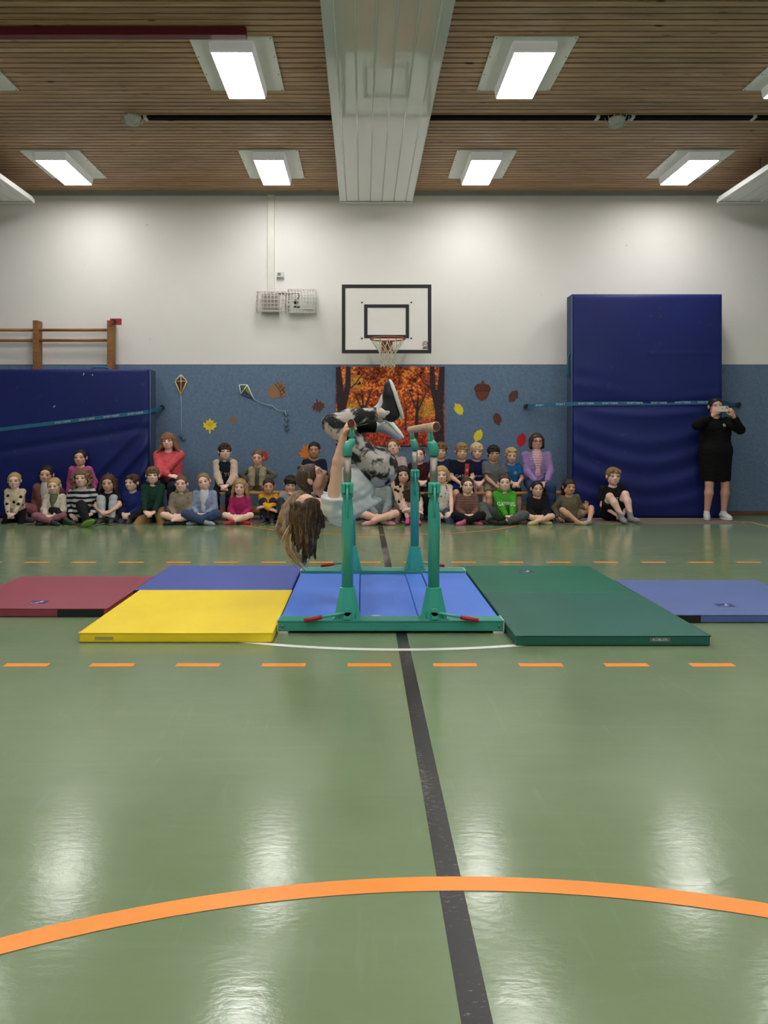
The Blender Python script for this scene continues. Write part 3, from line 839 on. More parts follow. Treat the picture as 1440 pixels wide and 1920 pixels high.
txt = [(2.52, 10.713, 1.556, 0.03), (2.765, 10.555, 1.563, 0.03)] + [(x_, 10.500, 1.570 + 0.01 * (x_ - 2.9), 0.008) for x_ in (3.055, 3.383, 3.72, 4.05, 4.375, 4.69)]
strap('tension_strap', pts, 0.026, 'teal lettered strap holding the tall crash mat to the wall', [(2.315, FY - 0.05, 1.545), (5.33, FY - 0.05, 1.57)], txt)
zl = lambda x: 1.212 + (1.455 - 1.212) * np.clip((x + 4.97) / 2.05, -1, 1)
pts = [(x, 10.445 if x < -2.93 else 10.47, float(zl(x))) for x in (-5.95, -5.4, -4.9, -4.4, -3.9, -3.4, -3.1, -2.94)] + [(-2.885, 10.50, 1.47), (-2.87, 10.7, 1.50), (-2.84, FY - 0.02, 1.52)]
strap('tension_strap', pts, 0.026, 'teal lettered strap slanting across the wide crash mat', [(-2.84, FY - 0.05, 1.53)], [(x, 10.439, float(zl(x)), 0.118) for x in (-4.08, -3.75, -3.415, -3.09)])
# ------------------------------------------------------------------ parallel bars
M_TEAL = mat('teal_enamel', (64, 172, 154), 0.32, 0.04, 5, coat=0.3)
M_TEALD = mat('teal_enamel_beam', (62, 154, 140), 0.36, 0.05, 5)
M_STEEL = mat('worn_steel_tube', (150, 146, 136), 0.38, 0.1, 20, metallic=0.75)
M_REDG = mat('red_rubber_grip', (158, 30, 34), 0.5)
M_BARW = mat_wood('laminated_bar_wood', (186, 150, 118), (226, 194, 162), (40, 2, 40), 0.5, False)
M_ENDG = mat('bar_end_grain', (96, 52, 40), 0.7)
pb = empty('parallel_bars', (0.16, 5.3, 0), 'teal parallel bars with wooden rails and telescopic posts', 'parallel bars')
PX, PY = 0.16, 5.3
M_TRIM = mat('white_edge_trim', (206, 212, 204), 0.5)
for y0, y1 in ((4.42, 4.55), (6.06, 6.19)):
    bm_ = MB().box(-0.491 - PX, 0.813 - PX, y0 - PY, y1 - PY, 0.014, 0.074).build('base_beam', M_TEALD, pb, 0.006)
    for xa in (-0.493, 0.809):
        MB().box(xa - PX, xa + 0.006 - PX, y0 - 0.002 - PY, y1 + 0.002 - PY, 0.012, 0.076).build('edge_trim', M_TRIM, bm_)
    yf = y0 if y0 < 5 else y1
    MB().box(-0.491 - PX, 0.813 - PX, min(yf, yf + 0.004) - PY - (0.004 if y0 < 5 else 0), max(yf, yf + 0.004) - PY, 0.070, 0.0765).build('edge_trim', M_TRIM if y0 > 5 else M_TEALD, bm_)
    for xa in (-0.49, 0.752):
        MB().box(xa - PX, xa + 0.06 - PX, y0 - PY, y1 - PY, 0.0, 0.014).build('foot_pad', M_TRIM, bm_)
    for xa in (-0.462, 0.785):
        MB().lathe((xa - PX, y0 - PY, 0.044), [(0.008, 0), (0.008, -0.004), (0.003, -0.006)], 10, axis='y').build('bolt', M_STEEL, bm_)
for side, xb, barx, barz in ((-1, -0.089, -0.062, 1.206), (1, 0.415, 0.396, 1.189)):
    xb -= PX; bx = barx - PX
    off = bx - xb
    for yy in (4.485, 6.125):
        y = yy - PY; fr = -1 if yy < 5 else 1
        c = MB()
        c.box(xb - 0.082, xb + 0.082, y - 0.06, y + 0.06, 0.074, 0.084)
        # faceted cone
        ring = []
        for z, hw, ch in ((0.084, 0.077, 0.036), (0.259, 0.041, 0.02)):
            yh = 0.055 if z < 0.1 else 0.041
            ring.append([(xb - hw, y - yh + ch, z), (xb - hw + ch, y - yh, z), (xb + hw - ch, y - yh, z), (xb + hw, y - yh + ch, z),
                         (xb + hw, y + yh - ch, z), (xb + hw - ch, y + yh, z), (xb - hw + ch, y + yh, z), (xb - hw, y + yh - ch, z)])
        c.add(ring[0] + ring[1], [(i, (i + 1) % 8, (i + 1) % 8 + 8, i + 8) for i in range(8)] + [tuple(reversed(range(8))), tuple(range(8, 16))])
        foot = c.build('post_foot', M_TEAL, pb, 0.002, 1)
        for sx in (-1, 1):
            MB().prism([(xb + sx * 0.05, 0.084), (xb + sx * 0.074, 0.084), (xb + sx * 0.055, 0.125)], y - 0.06, y - 0.045).build('gusset', M_TEAL, foot)
        # lever
        yl = y + fr * 0.062
        MB().tube([(xb, y + fr * 0.05, 0.125), (xb, y + fr * 0.075, 0.125)], 0.022, 14).box(xb - 0.02, xb + 0.02, min(yl, y + fr * 0.075), max(yl, y + fr * 0.075), 0.084, 0.125).build('lever_eye', M_TEAL, foot)
        lv_ = MB().tube([(xb, y + fr * 0.066, 0.124), (xb + side * 0.15, y + fr * 0.085, 0.099)], 0.008, 8).build('lever', M_TEAL, pb)
        MB().tube([(xb + side * 0.145, y + fr * 0.0845, 0.100), (xb + side * 0.2, y + fr * 0.092, 0.091), (xb + side * 0.247, y + fr * 0.098, 0.083)], [0.0115, 0.013, 0.012], 10).build('grip', M_REDG, lv_)
        MB().lathe((xb, y, 0), [(0.034, 0.25), (0.034, 0.72), (0.030, 0.745), (0.026, 0.775), (0.031, 0.785), (0.031, 0.80)], 24).build('lower_tube', M_TEAL, pb)
        cl = MB(); cl.lathe((xb, y, 0), [(0.034, 0.782), (0.034, 0.80), (0.031, 0.805), (0.031, 0.868), (0.024, 0.87)], 20)
        cl = cl.build('clamp_collar', M_TEAL, pb)
        for sx in (-1, 1):
            MB().box(xb + sx * 0.0225 - 0.0125, xb + sx * 0.0225 + 0.0125, y - 0.052, y - 0.015, 0.806, 0.866).build('clamp_lug', M_TEAL, cl, 0.006)
        MB().box(xb - 0.007, xb + 0.007, y - 0.058, y - 0.03, 0.826, 0.858).tube([(xb, y - 0.055, 0.84), (xb + 0.001, y - 0.056, 0.75), (xb + 0.0, y - 0.05, 0.665)], [0.007, 0.006, 0.005], 8).build('clamp_lever', M_TEAL, cl)
        st = MB().lathe((xb, y, 0), [(0.0215, 0.86), (0.0215, 0.885), (0.023, 0.887), (0.023, 0.94), (0.0215, 0.943), (0.0215, 1.035)], 20).build('inner_tube', M_STEEL, pb)
        # offset head casting
        hd = MB(); zt = barz - 0.028
        hd.tube([(xb, y, 1.022), (xb, y, 1.065), (xb + off * 0.5, y, 1.09), (xb + off, y, 1.105), (xb + off, y, zt - 0.055)], [0.029, 0.029, 0.028, 0.023, 0.019], 14)
        hd.build('head_casting', M_TEAL, pb)
        sh = MB(); sh.tube([(bx, y, zt - 0.058), (bx, y, zt - 0.035), (bx, y, zt - 0.015), (bx, y, zt + 0.004)], [0.009, 0.017, 0.015, 0.011], 10)
        sh.build('rail_shackle', M_TEAL, pb)
    r = MB(); n = 16
    ys = [4.12, 4.125, 4.9, 5.7, 6.495, 6.5]; sc_ = [0.93, 1, 1, 1, 1, 0.93]; vs = []
    for y, s in zip(ys, sc_):
        vs += [(bx + 0.0205 * s * math.cos(2 * PI * j / n), y - PY, barz + 0.0265 * s * math.sin(2 * PI * j / n)) for j in range(n)]
    fs = [(i * n + j, i * n + (j + 1) % n, (i + 1) * n + (j + 1) % n, (i + 1) * n + j) for i in range(5) for j in range(n)]
    r.add(vs, fs, 0, True); r.add(vs[:n], [tuple(reversed(range(n)))], 1); r.add(vs[-n:], [tuple(range(n))], 1)
    rail = r.build('wooden_rail', [M_BARW, M_ENDG], pb)
    for y in (4.28, 4.5, 4.8, 5.2, 5.65, 6.12):
        vs = [(bx + 0.0208 * math.cos(2 * PI * j / n), y + dy - PY, barz + 0.0268 * math.sin(2 * PI * j / n)) for dy in (-0.006, 0.006) for j in range(n)]
        MB().add(vs, [(j, (j + 1) % n, (j + 1) % n + n, j + n) for j in range(n)], 0, True).build('ring_mark', mat('dark_ring_mark', (110, 78, 60), 0.6), rail)
MB().box(0.449 - PX, 0.453 - PX, 4.472 - PY, 4.484 - PY, 0.50, 0.69).build('height_scale', mat('white_scale_strip', (214, 214, 206), 0.6), pb)

# ------------------------------------------------------------------ floor mats
def gym_mat(name, x0, x1, y0, y1, h, rgb, label, sub=0.006):
    cx, cy = (x0 + x1) / 2, (y0 + y1) / 2
    t = empty(name, (cx, cy, 0.001), label, 'gym mat', 'gym mats on the floor')
    a, b = (x1 - x0) / 2, (y1 - y0) / 2
    n = 14; vs = []; u = np.linspace(-1, 1, n)
    top = MB(); top.box(-a, a, -b, b, 0, h)
    m_ = mat_vinyl(name + '_vinyl', rgb, 0.45, 0.06)
    cv = top.build('mat_cover', m_, t, 0.010, 3)
    MB().tube([(-a, -b, h - 0.004), (a, -b, h - 0.004), (a, b, h - 0.004), (-a, b, h - 0.004)], 0.004, 6, closed=True).build('seam_piping', m_, t)
    return t, a, b
t, a, b = gym_mat('gym_mat', -1.562, -0.497, 4.225, 5.385, 0.056, (250, 218, 44), 'bright yellow gym mat in front of the blue one')
MB().box(-a + 0.09, -a + 0.19, -b - 0.002, -b + 0.001, 0.017, 0.034).build('worn_label', mat('worn_grey_label', (176, 160, 90), 0.6), t)
t, a, b = gym_mat('gym_mat', -1.60, -0.505, 5.395, 6.385, 0.056, (76, 94, 170), 'blue gym mat directly behind the yellow mat')
t, a, b = gym_mat('gym_mat', -2.62, -1.605, 4.82, 5.91, 0.056, (146, 66, 80), 'dark red gym mat at the far left')
MB().box(a - 0.31, a - 0.02, -b - 0.003, -b + 0.001, 0.0, 0.05).build('corner_strap', M_BLACK, t)
M_LOGOB = mat('navy_label', (36, 46, 110), 0.6); M_LOGOW = mat('white_print', (214, 218, 226), 0.6)
def logo(t, x, y, z, s=1.0):
    o = MB().add([(x - 0.055 * s, y - 0.04, z), (x + 0.055 * s, y - 0.04, z), (x + 0.055 * s, y + 0.04, z), (x - 0.055 * s, y + 0.04, z)], [(0, 1, 2, 3)]).build('maker_label', M_LOGOB, t)
    q = MB(); z2 = z + 0.0008
    q.add([(x - 0.045 * s, y - 0.033, z2), (x + 0.01, y - 0.033, z2), (x + 0.01, y - 0.027, z2), (x - 0.045 * s, y - 0.027, z2)], [(0, 1, 2, 3)])
    q.add([(x + 0.002, y - 0.01, z2), (x + 0.014, y - 0.01, z2), (x + 0.024, y + 0.032, z2), (x + 0.014, y + 0.032, z2)], [(0, 1, 2, 3)])
    q.add([(x - 0.012, y - 0.02, z2), (x + 0.03, y - 0.004, z2), (x + 0.026, y + 0.004, z2), (x - 0.014, y - 0.012, z2)], [(0, 1, 2, 3)])
    q.build('label_print', M_LOGOW, o)
logo(t, -2.105 + 2.1125, 4.99 - 5.365, 0.0575)
t, a, b = gym_mat('gym_mat', 0.828, 1.885, 4.16, 5.28, 0.058, (44, 100, 88), 'worn dark green gym mat with grey maker label, in front')
o = MB().box(a - 0.33, a - 0.22, -b - 0.002, -b + 0.001, 0.024, 0.045).build('maker_label', mat('grey_maker_label', (104, 120, 114), 0.6), t)
text_obj('K\u00dcBLER', 0.021, (a - 0.275, -b - 0.0035, 0.0345), mat('pale_lettering', (206, 214, 208), 0.6), o, rot=0, stretch=1.1)
t, a, b = gym_mat('gym_mat', 0.828, 1.875, 5.29, 6.37, 0.058, (28, 106, 82), 'brighter green gym mat behind the worn green one')
logo(t, 1.30 - 1.3515, 6.10 - 5.83, 0.0595)
t, a, b = gym_mat('gym_mat', 1.895, 2.95, 4.67, 5.77, 0.052, (92, 110, 166), 'faded violet blue gym mat at the far right')
MB().box(-a + 0.0, -a + 0.16, -b - 0.003, -b + 0.001, 0.0, 0.046).build('corner_strap', M_BLACK, t)
logo(t, 2.32 - 2.4225, 4.92 - 5.22, 0.0535)
# folding mat between the bars
t = empty('folding_mat', (0.16, 5.3, 0.001), 'royal blue folding mat lying between the parallel bar beams', 'gym mat')
M_ROYAL = mat_vinyl('royal_blue_vinyl', (86, 132, 232), 0.4, 0.05)
for x0, x1, h in ((-0.49, -0.022, 0.052), (-0.018, 0.335, 0.046), (0.336, 0.462, 0.05), (0.466, 0.812, 0.056)):
    MB().box(x0 - 0.16, x1 - 0.16, 4.558 - 5.3, 6.05 - 5.3, 0, h).build('mat_panel', M_ROYAL, t, 0.008, 3)
ov = MB().add([(-0.079 + 0.038 * math.cos(a_), -0.665 + 0.036 * math.sin(a_), 0.0475) for a_ in [2 * PI * q / 28 for q in range(28)]], [tuple(range(28))]).build('oval_logo', M_LOGOW, t)
text_obj('\u2014', 0.03, (-0.079, -0.665, 0.0485), mat('grey_print', (120, 130, 150), 0.6), ov, normal='+z')

# ------------------------------------------------------------------ gym benches
M_BENCH = mat_wood('orange_bench_wood', (170, 116, 60), (206, 150, 88), knots=False)
SEAT = 0.385
for x0, x1, lb in ((-2.24, 0.18, 'long wooden gym bench carrying the left half of the rear row'), (0.22, 2.70, 'long wooden gym bench carrying the right half of the rear row')):
    t = empty('gym_bench', ((x0 + x1) / 2, 10.3, 0.006), lb, 'bench', 'gym benches')
    L = (x1 - x0) / 2
    MB().box(-L, L, -0.13, 0.13, SEAT - 0.04, SEAT - 0.006).build('seat_board', M_BENCH, t, 0.008)
    MB().box(-L + 0.1, L - 0.1, -0.018, 0.018, 0.10, 0.18).build('stretcher', M_BENCH, t, 0.004)
    for fx in (-L + 0.25, 0, L - 0.25):
        MB().box(fx - 0.02, fx + 0.02, -0.115, 0.115, 0.03, SEAT - 0.04).build('leg', M_BENCH, t, 0.004)
        MB().box(fx - 0.03, fx + 0.03, -0.14, 0.14, 0.0, 0.03).build('foot', M_BLACK, t, 0.004)
# ------------------------------------------------------------------ figures: smooth-union surfaces
class SDF:
    def __init__(s, vox): s.p = []; s.vox = vox; s.wr = 0.0
    def cone(s, a, b, ra, rb, k=0.02, flat=False, cut=False):
        s.p.append(('c', np.array(a, float), np.array(b, float), ra, rb, k, flat, cut)); return s
    def ell(s, c, r, R=None, k=0.02, cut=False):
        s.p.append(('e', np.array(c, float), np.array(r, float), np.eye(3) if R is None else np.array(R, float), k, cut)); return s
    def plane(s, p, n):
        s.p.append(('p', np.array(p, float), np.array(n, float))); return s
    def mesh(s):
        vox = s.vox; lo = []; hi = []
        for q in s.p:
            if q[0] == 'c' and not q[7]:
                r = max(q[3], q[4]); lo.append(np.minimum(q[1], q[2]) - r); hi.append(np.maximum(q[1], q[2]) + r)
            elif q[0] == 'e' and not q[5]:
                e = np.sqrt(((q[3] * q[2][None, :]) ** 2).sum(1)); lo.append(q[1] - e); hi.append(q[1] + e)
        lo = np.min(lo, 0) - 3 * vox - 0.012; hi = np.max(hi, 0) + 3 * vox + 0.012
        n = np.ceil((hi - lo) / vox).astype(int) + 1
        ax = [(lo[i] + np.arange(n[i]) * vox).astype(np.float32) for i in range(3)]
        f = np.full(n, 1.0, np.float32)
        for q in s.p:
            if q[0] == 'c': r = max(q[3], q[4]); l = np.minimum(q[1], q[2]) - r; h = np.maximum(q[1], q[2]) + r; k = q[5]
            elif q[0] == 'e': e = np.sqrt(((q[3] * q[2][None, :]) ** 2).sum(1)); l = q[1] - e; h = q[1] + e; k = q[4]
            else: l, h, k = lo, hi, 0.0
            mg = k + 2.5 * vox
            i0 = np.clip(np.floor((l - mg - lo) / vox).astype(int), 0, n); i1 = np.clip(np.ceil((h + mg - lo) / vox).astype(int) + 1, 0, n)
            if (i1 <= i0).any(): continue
            sl = tuple(slice(a, b) for a, b in zip(i0, i1))
            x = ax[0][sl[0]][:, None, None]; y = ax[1][sl[1]][None, :, None]; z = ax[2][sl[2]][None, None, :]
            if q[0] == 'c':
                a, b = q[1], q[2]; d = b - a; dd = float(d @ d) + 1e-12
                px, py, pz = x - a[0], y - a[1], z - a[2]
                t0 = (px * d[0] + py * d[1] + pz * d[2]) / dd
                t = np.clip(t0, 0, 1)
                D = np.sqrt((px - t * d[0]) ** 2 + (py - t * d[1]) ** 2 + (pz - t * d[2]) ** 2) - (q[3] + (q[4] - q[3]) * t)
                if q[6]: D = np.maximum(D, (t0 - 1) * math.sqrt(dd))
                cut = q[7]
            elif q[0] == 'e':
                R = q[3]; c = q[1]; r = q[2]
                px, py, pz = x - c[0], y - c[1], z - c[2]
                L = [(px * R[0, i] + py * R[1, i] + pz * R[2, i]) / r[i] for i in range(3)]
                k0 = np.sqrt(L[0] ** 2 + L[1] ** 2 + L[2] ** 2)
                k1 = np.sqrt((L[0] / r[0]) ** 2 + (L[1] / r[1]) ** 2 + (L[2] / r[2]) ** 2) + 1e-9
                D = k0 * (k0 - 1) / k1; cut = q[5]
            else:
                D = (x - q[1][0]) * q[2][0] + (y - q[1][1]) * q[2][1] + (z - q[1][2]) * q[2][2]
                f[sl] = np.maximum(f[sl], D); continue
            F = f[sl]
            if cut:
                D = -D; hh = np.clip(k - np.abs(F - D), 0, None) / max(k, 1e-6)
                f[sl] = np.maximum(F, D) + hh * hh * k * 0.25
            else:
                hh = np.clip(k - np.abs(F - D), 0, None) / max(k, 1e-6)
                f[sl] = np.minimum(F, D) - hh * hh * k * 0.25
        if s.wr > 0:
            I = np.argwhere(np.abs(f) < 0.03)
            if len(I):
                P = lo + I * vox; ph = s.p[0][1][0] * 17.0
                w_ = np.sin(P[:, 0] * 61 + P[:, 2] * 38 + ph) * np.sin(P[:, 2] * 72 - P[:, 0] * 23 + P[:, 1] * 31) + 0.6 * np.sin(P[:, 0] * 33 - P[:, 2] * 107 + P[:, 1] * 55 + ph * 2)
                f[tuple(I.T)] += (s.wr * w_).astype(np.float32)
        return surface_nets(f, lo, vox)

def surface_nets(f, lo, vox):
    s = f < 0
    n = np.array(f.shape); c = n - 1
    cor = [(i, j, k) for i in (0, 1) for j in (0, 1) for k in (0, 1)]
    an = np.zeros(c, bool); al = np.ones(c, bool)
    for i, j, k in cor:
        v = s[i:i + c[0], j:j + c[1], k:k + c[2]]; an |= v; al &= v
    act = an & ~al
    ids = np.argwhere(act); N_ = len(ids)
    idx = np.full(c, -1, np.int32); idx[act] = np.arange(N_)
    fv = np.stack([f[ids[:, 0] + i, ids[:, 1] + j, ids[:, 2] + k] for i, j, k in cor])
    pos = np.zeros((N_, 3)); cnt = np.zeros(N_)
    for a in range(8):
        for b in range(a + 1, 8):
            ca, cb = np.array(cor[a]), np.array(cor[b])
            if np.abs(ca - cb).sum() != 1: continue
            m = (fv[a] < 0) != (fv[b] < 0)
            den = fv[a] - fv[b]; t = np.where(m, fv[a] / np.where(np.abs(den) < 1e-9, 1, den), 0)
            pos += m[:, None] * (ca[None] + t[:, None] * (cb - ca)[None]); cnt += m
    V = lo + (ids + pos / np.maximum(cnt, 1)[:, None]) * vox
    Q = []
    for axn in range(3):
        o1, o2 = (axn + 1) % 3, (axn + 2) % 3
        sa = [slice(0, n[i]) for i in range(3)]; sb = list(sa)
        sa[axn] = slice(0, n[axn] - 1); sb[axn] = slice(1, n[axn])
        for q in (sa, sb):
            q[o1] = slice(1, n[o1] - 1); q[o2] = slice(1, n[o2] - 1)
        A = s[tuple(sa)]; B = s[tuple(sb)]
        E = np.argwhere(A != B)
        if not len(E): continue
        fl_ = A[tuple(E.T)]
        E[:, o1] += 1; E[:, o2] += 1
        def cell(d1, d2):
            K = E.copy(); K[:, o1] += d1; K[:, o2] += d2
            return idx[tuple(K.T)]
        q = np.stack([cell(-1, -1), cell(0, -1), cell(0, 0), cell(-1, 0)], 1)
        q[~fl_] = q[~fl_][:, ::-1]
        Q.append(q)
    Q = np.concatenate(Q)
    Q = Q[(Q >= 0).all(1)]
    return V, Q

def nv(v):
    v = np.array(v, float); return v / (np.linalg.norm(v) + 1e-12)
def ik(a, t, l1, l2, pole):
    a = np.array(a, float); t = np.array(t, float); d = t - a; L = np.linalg.norm(d)
    Lc = min(max(L, abs(l1 - l2) + 0.005), (l1 + l2) * 0.998); u = d / (L + 1e-9)
    t = a + u * Lc
    x = (l1 * l1 - l2 * l2 + Lc * Lc) / (2 * Lc); h = math.sqrt(max(l1 * l1 - x * x, 0))
    p = np.array(pole, float); p = nv(p - u * (p @ u))
    return a + u * x + p * h, t
def rotz(a): c, s = math.cos(a), math.sin(a); return np.array([[c, -s, 0], [s, c, 0], [0, 0, 1]])
def rotx(a): c, s = math.cos(a), math.sin(a); return np.array([[1, 0, 0], [0, c, -s], [0, s, c]])
def roty(a): c, s = math.cos(a), math.sin(a); return np.array([[c, 0, s], [0, 1, 0], [-s, 0, c]])

SKIN = {}
def skin_mat():
    if 'm' not in SKIN:
        m, nt, b = new_mat('skin')
        at = N(nt, 'ShaderNodeAttribute', attribute_name='tone')
        n = noise(nt, mapping(nt), 30, 3)
        c = mixc(nt, math_n(nt, 'MULTIPLY', n.outputs['Fac'], 0.12), at.outputs['Color'], lin((190, 110, 90)))
        nt.links.new(c, b.inputs['Base Color']); b.inputs['Roughness'].default_value = 0.55
        b.inputs['Specular IOR Level'].default_value = 0.35
        SKIN['m'] = m
    return SKIN['m']
def hair_mat(rgb, rgb2=None):
    key = ('hair', tuple(rgb), rgb2)
    if key not in SKIN:
        m, nt, b = new_mat('hair')
        c = lin(rgb); c2 = lin(rgb2) if rgb2 else tuple(min(1, x * 1.7) for x in c)
        n = noise(nt, mapping(nt, (110, 110, 5)), 1.0, 4, 0.6, 0.2)
        col = ramp(nt, n.outputs['Fac'], [(0.3, tuple(x * 0.75 for x in c)), (0.52, c), (0.78, c2)])
        nt.links.new(col, b.inputs['Base Color']); b.inputs['Roughness'].default_value = 0.5
        b.inputs['Specular IOR Level'].default_value = 0.3
        bump(nt, b, n.outputs['Fac'], 0.6, 0.006)
        SKIN[key] = m
    return SKIN[key]
M_SCLERA = mat('eye_white', (214, 208, 204), 0.25); M_PUPIL = mat('pupil_black', (12, 10, 10), 0.2)
_eye = {}
def eye_mesh(iris):
    if iris not in _eye:
        m = MB(); n = 12; prof = []
        angs = [0, 0.34, 0.80, 1.1, 1.3, 1.75, 2.3]
        vs = []; fs = []; mi = []
        for a in angs:
            vs += [(math.sin(a) * math.cos(2 * PI * j / n), -math.cos(a), math.sin(a) * math.sin(2 * PI * j / n)) for j in range(n)]
        for i in range(len(angs) - 1):
            for j in range(n):
                fs.append((i * n + j, i * n + (j + 1) % n, (i + 1) * n + (j + 1) % n, (i + 1) * n + j)); mi.append(2 if i < 1 else (1 if i < 2 else 0))
        m.v = vs; m.f = fs; m.mi = mi; m.sm = [True] * len(fs)
        o = m.build('eye', [M_SCLERA, mat('iris', iris, 0.25), M_PUPIL]); _eye[iris] = o.data; bpy.data.objects.remove(o)
    return _eye[iris]

def head_prims(sd, C, R, H, ears=True):
    P = lambda x, y, z: C + R @ (np.array((x, y, z)) * H)
    E = lambda c, r, k=0.06, cut=False, Rr=None: sd.ell(P(*c), np.array(r) * H, R if Rr is None else R @ Rr, k * H, cut)
    E((0, 0.06, 0.13), (0.365, 0.445, 0.36), 0.05)
    E((0, -0.13, -0.12), (0.285, 0.285, 0.345), 0.12)
    E((0, -0.19, -0.36), (0.15, 0.16, 0.115), 0.14)
    for s in (-1, 1):
        E((s * 0.165, -0.25, -0.13), (0.12, 0.13, 0.13), 0.08)
        E((s * 0.22, -0.05, -0.27), (0.09, 0.16, 0.12), 0.1)
        E((s * 0.155, -0.47, 0.01), (0.105, 0.10, 0.062), 0.06, True)
        E((s * 0.155, -0.345, 0.056), (0.095, 0.052, 0.028), 0.03)
        E((s * 0.15, -0.345, -0.058), (0.085, 0.046, 0.022), 0.03)
        if ears:
            E((s * 0.385, 0.05, -0.03), (0.035, 0.085, 0.135), 0.04, False, rotz(-s * 0.5))
        E((s * 0.05, -0.455, -0.135), (0.035, 0.04, 0.03), 0.03)
    sd.cone(P(-0.2, -0.33, 0.12), P(0.2, -0.33, 0.12), 0.06 * H, 0.06 * H, 0.06 * H)
    sd.cone(P(0, -0.40, 0.06), P(0, -0.485, -0.115), 0.03 * H, 0.048 * H, 0.05 * H)
    E((0, -0.425, -0.235), (0.095, 0.04, 0.022), 0.03)
    E((0, -0.415, -0.285), (0.08, 0.042, 0.026), 0.03)
    E((0, -0.455, -0.258), (0.10, 0.03, 0.008), 0.015, True)

def hand_prims(sd, w, d, n, thumb, z, curl):
    """w wrist, d finger direction, n palm normal, thumb = unit side vector of the thumb, z scale"""
    d = nv(d); n = nv(n - d * (np.array(n) @ d)); t = nv(thumb - d * (thumb @ d) - n * (thumb @ n))
    R = np.stack([t, d, n], 1)
    sd.ell(w + d * 0.045 * z, np.array((0.036, 0.05, 0.016)) * z, R, 0.014 * z)
    for i, ln in enumerate((0.068, 0.076, 0.070, 0.054)):
        b = w + d * (0.078 - 0.004 * abs(i - 1)) * z + t * (0.027 - 0.018 * i) * z
        a1 = curl * 0.8; a2 = curl * 1.9
        m = b + (d * math.cos(a1) + n * math.sin(a1)) * ln * 0.5 * z
        e = m + (d * math.cos(a2) + n * math.sin(a2)) * ln * 0.5 * z
        sd.cone(b - d * 0.01 * z, m, 0.0088 * z, 0.0082 * z, 0.006 * z); sd.cone(m, e, 0.0082 * z, 0.007 * z, 0.004 * z)
    b = w + d * 0.028 * z + t * 0.026 * z
    m = b + nv(d * 0.65 + t * 0.75 + n * 0.35) * 0.036 * z
    e = m + nv(d * 0.95 + t * 0.2 + n * (0.3 + curl * 0.4)) * 0.032 * z
    sd.cone(b, m, 0.013 * z, 0.0095 * z, 0.012 * z); sd.cone(m, e, 0.0095 * z, 0.0078 * z, 0.004 * z)

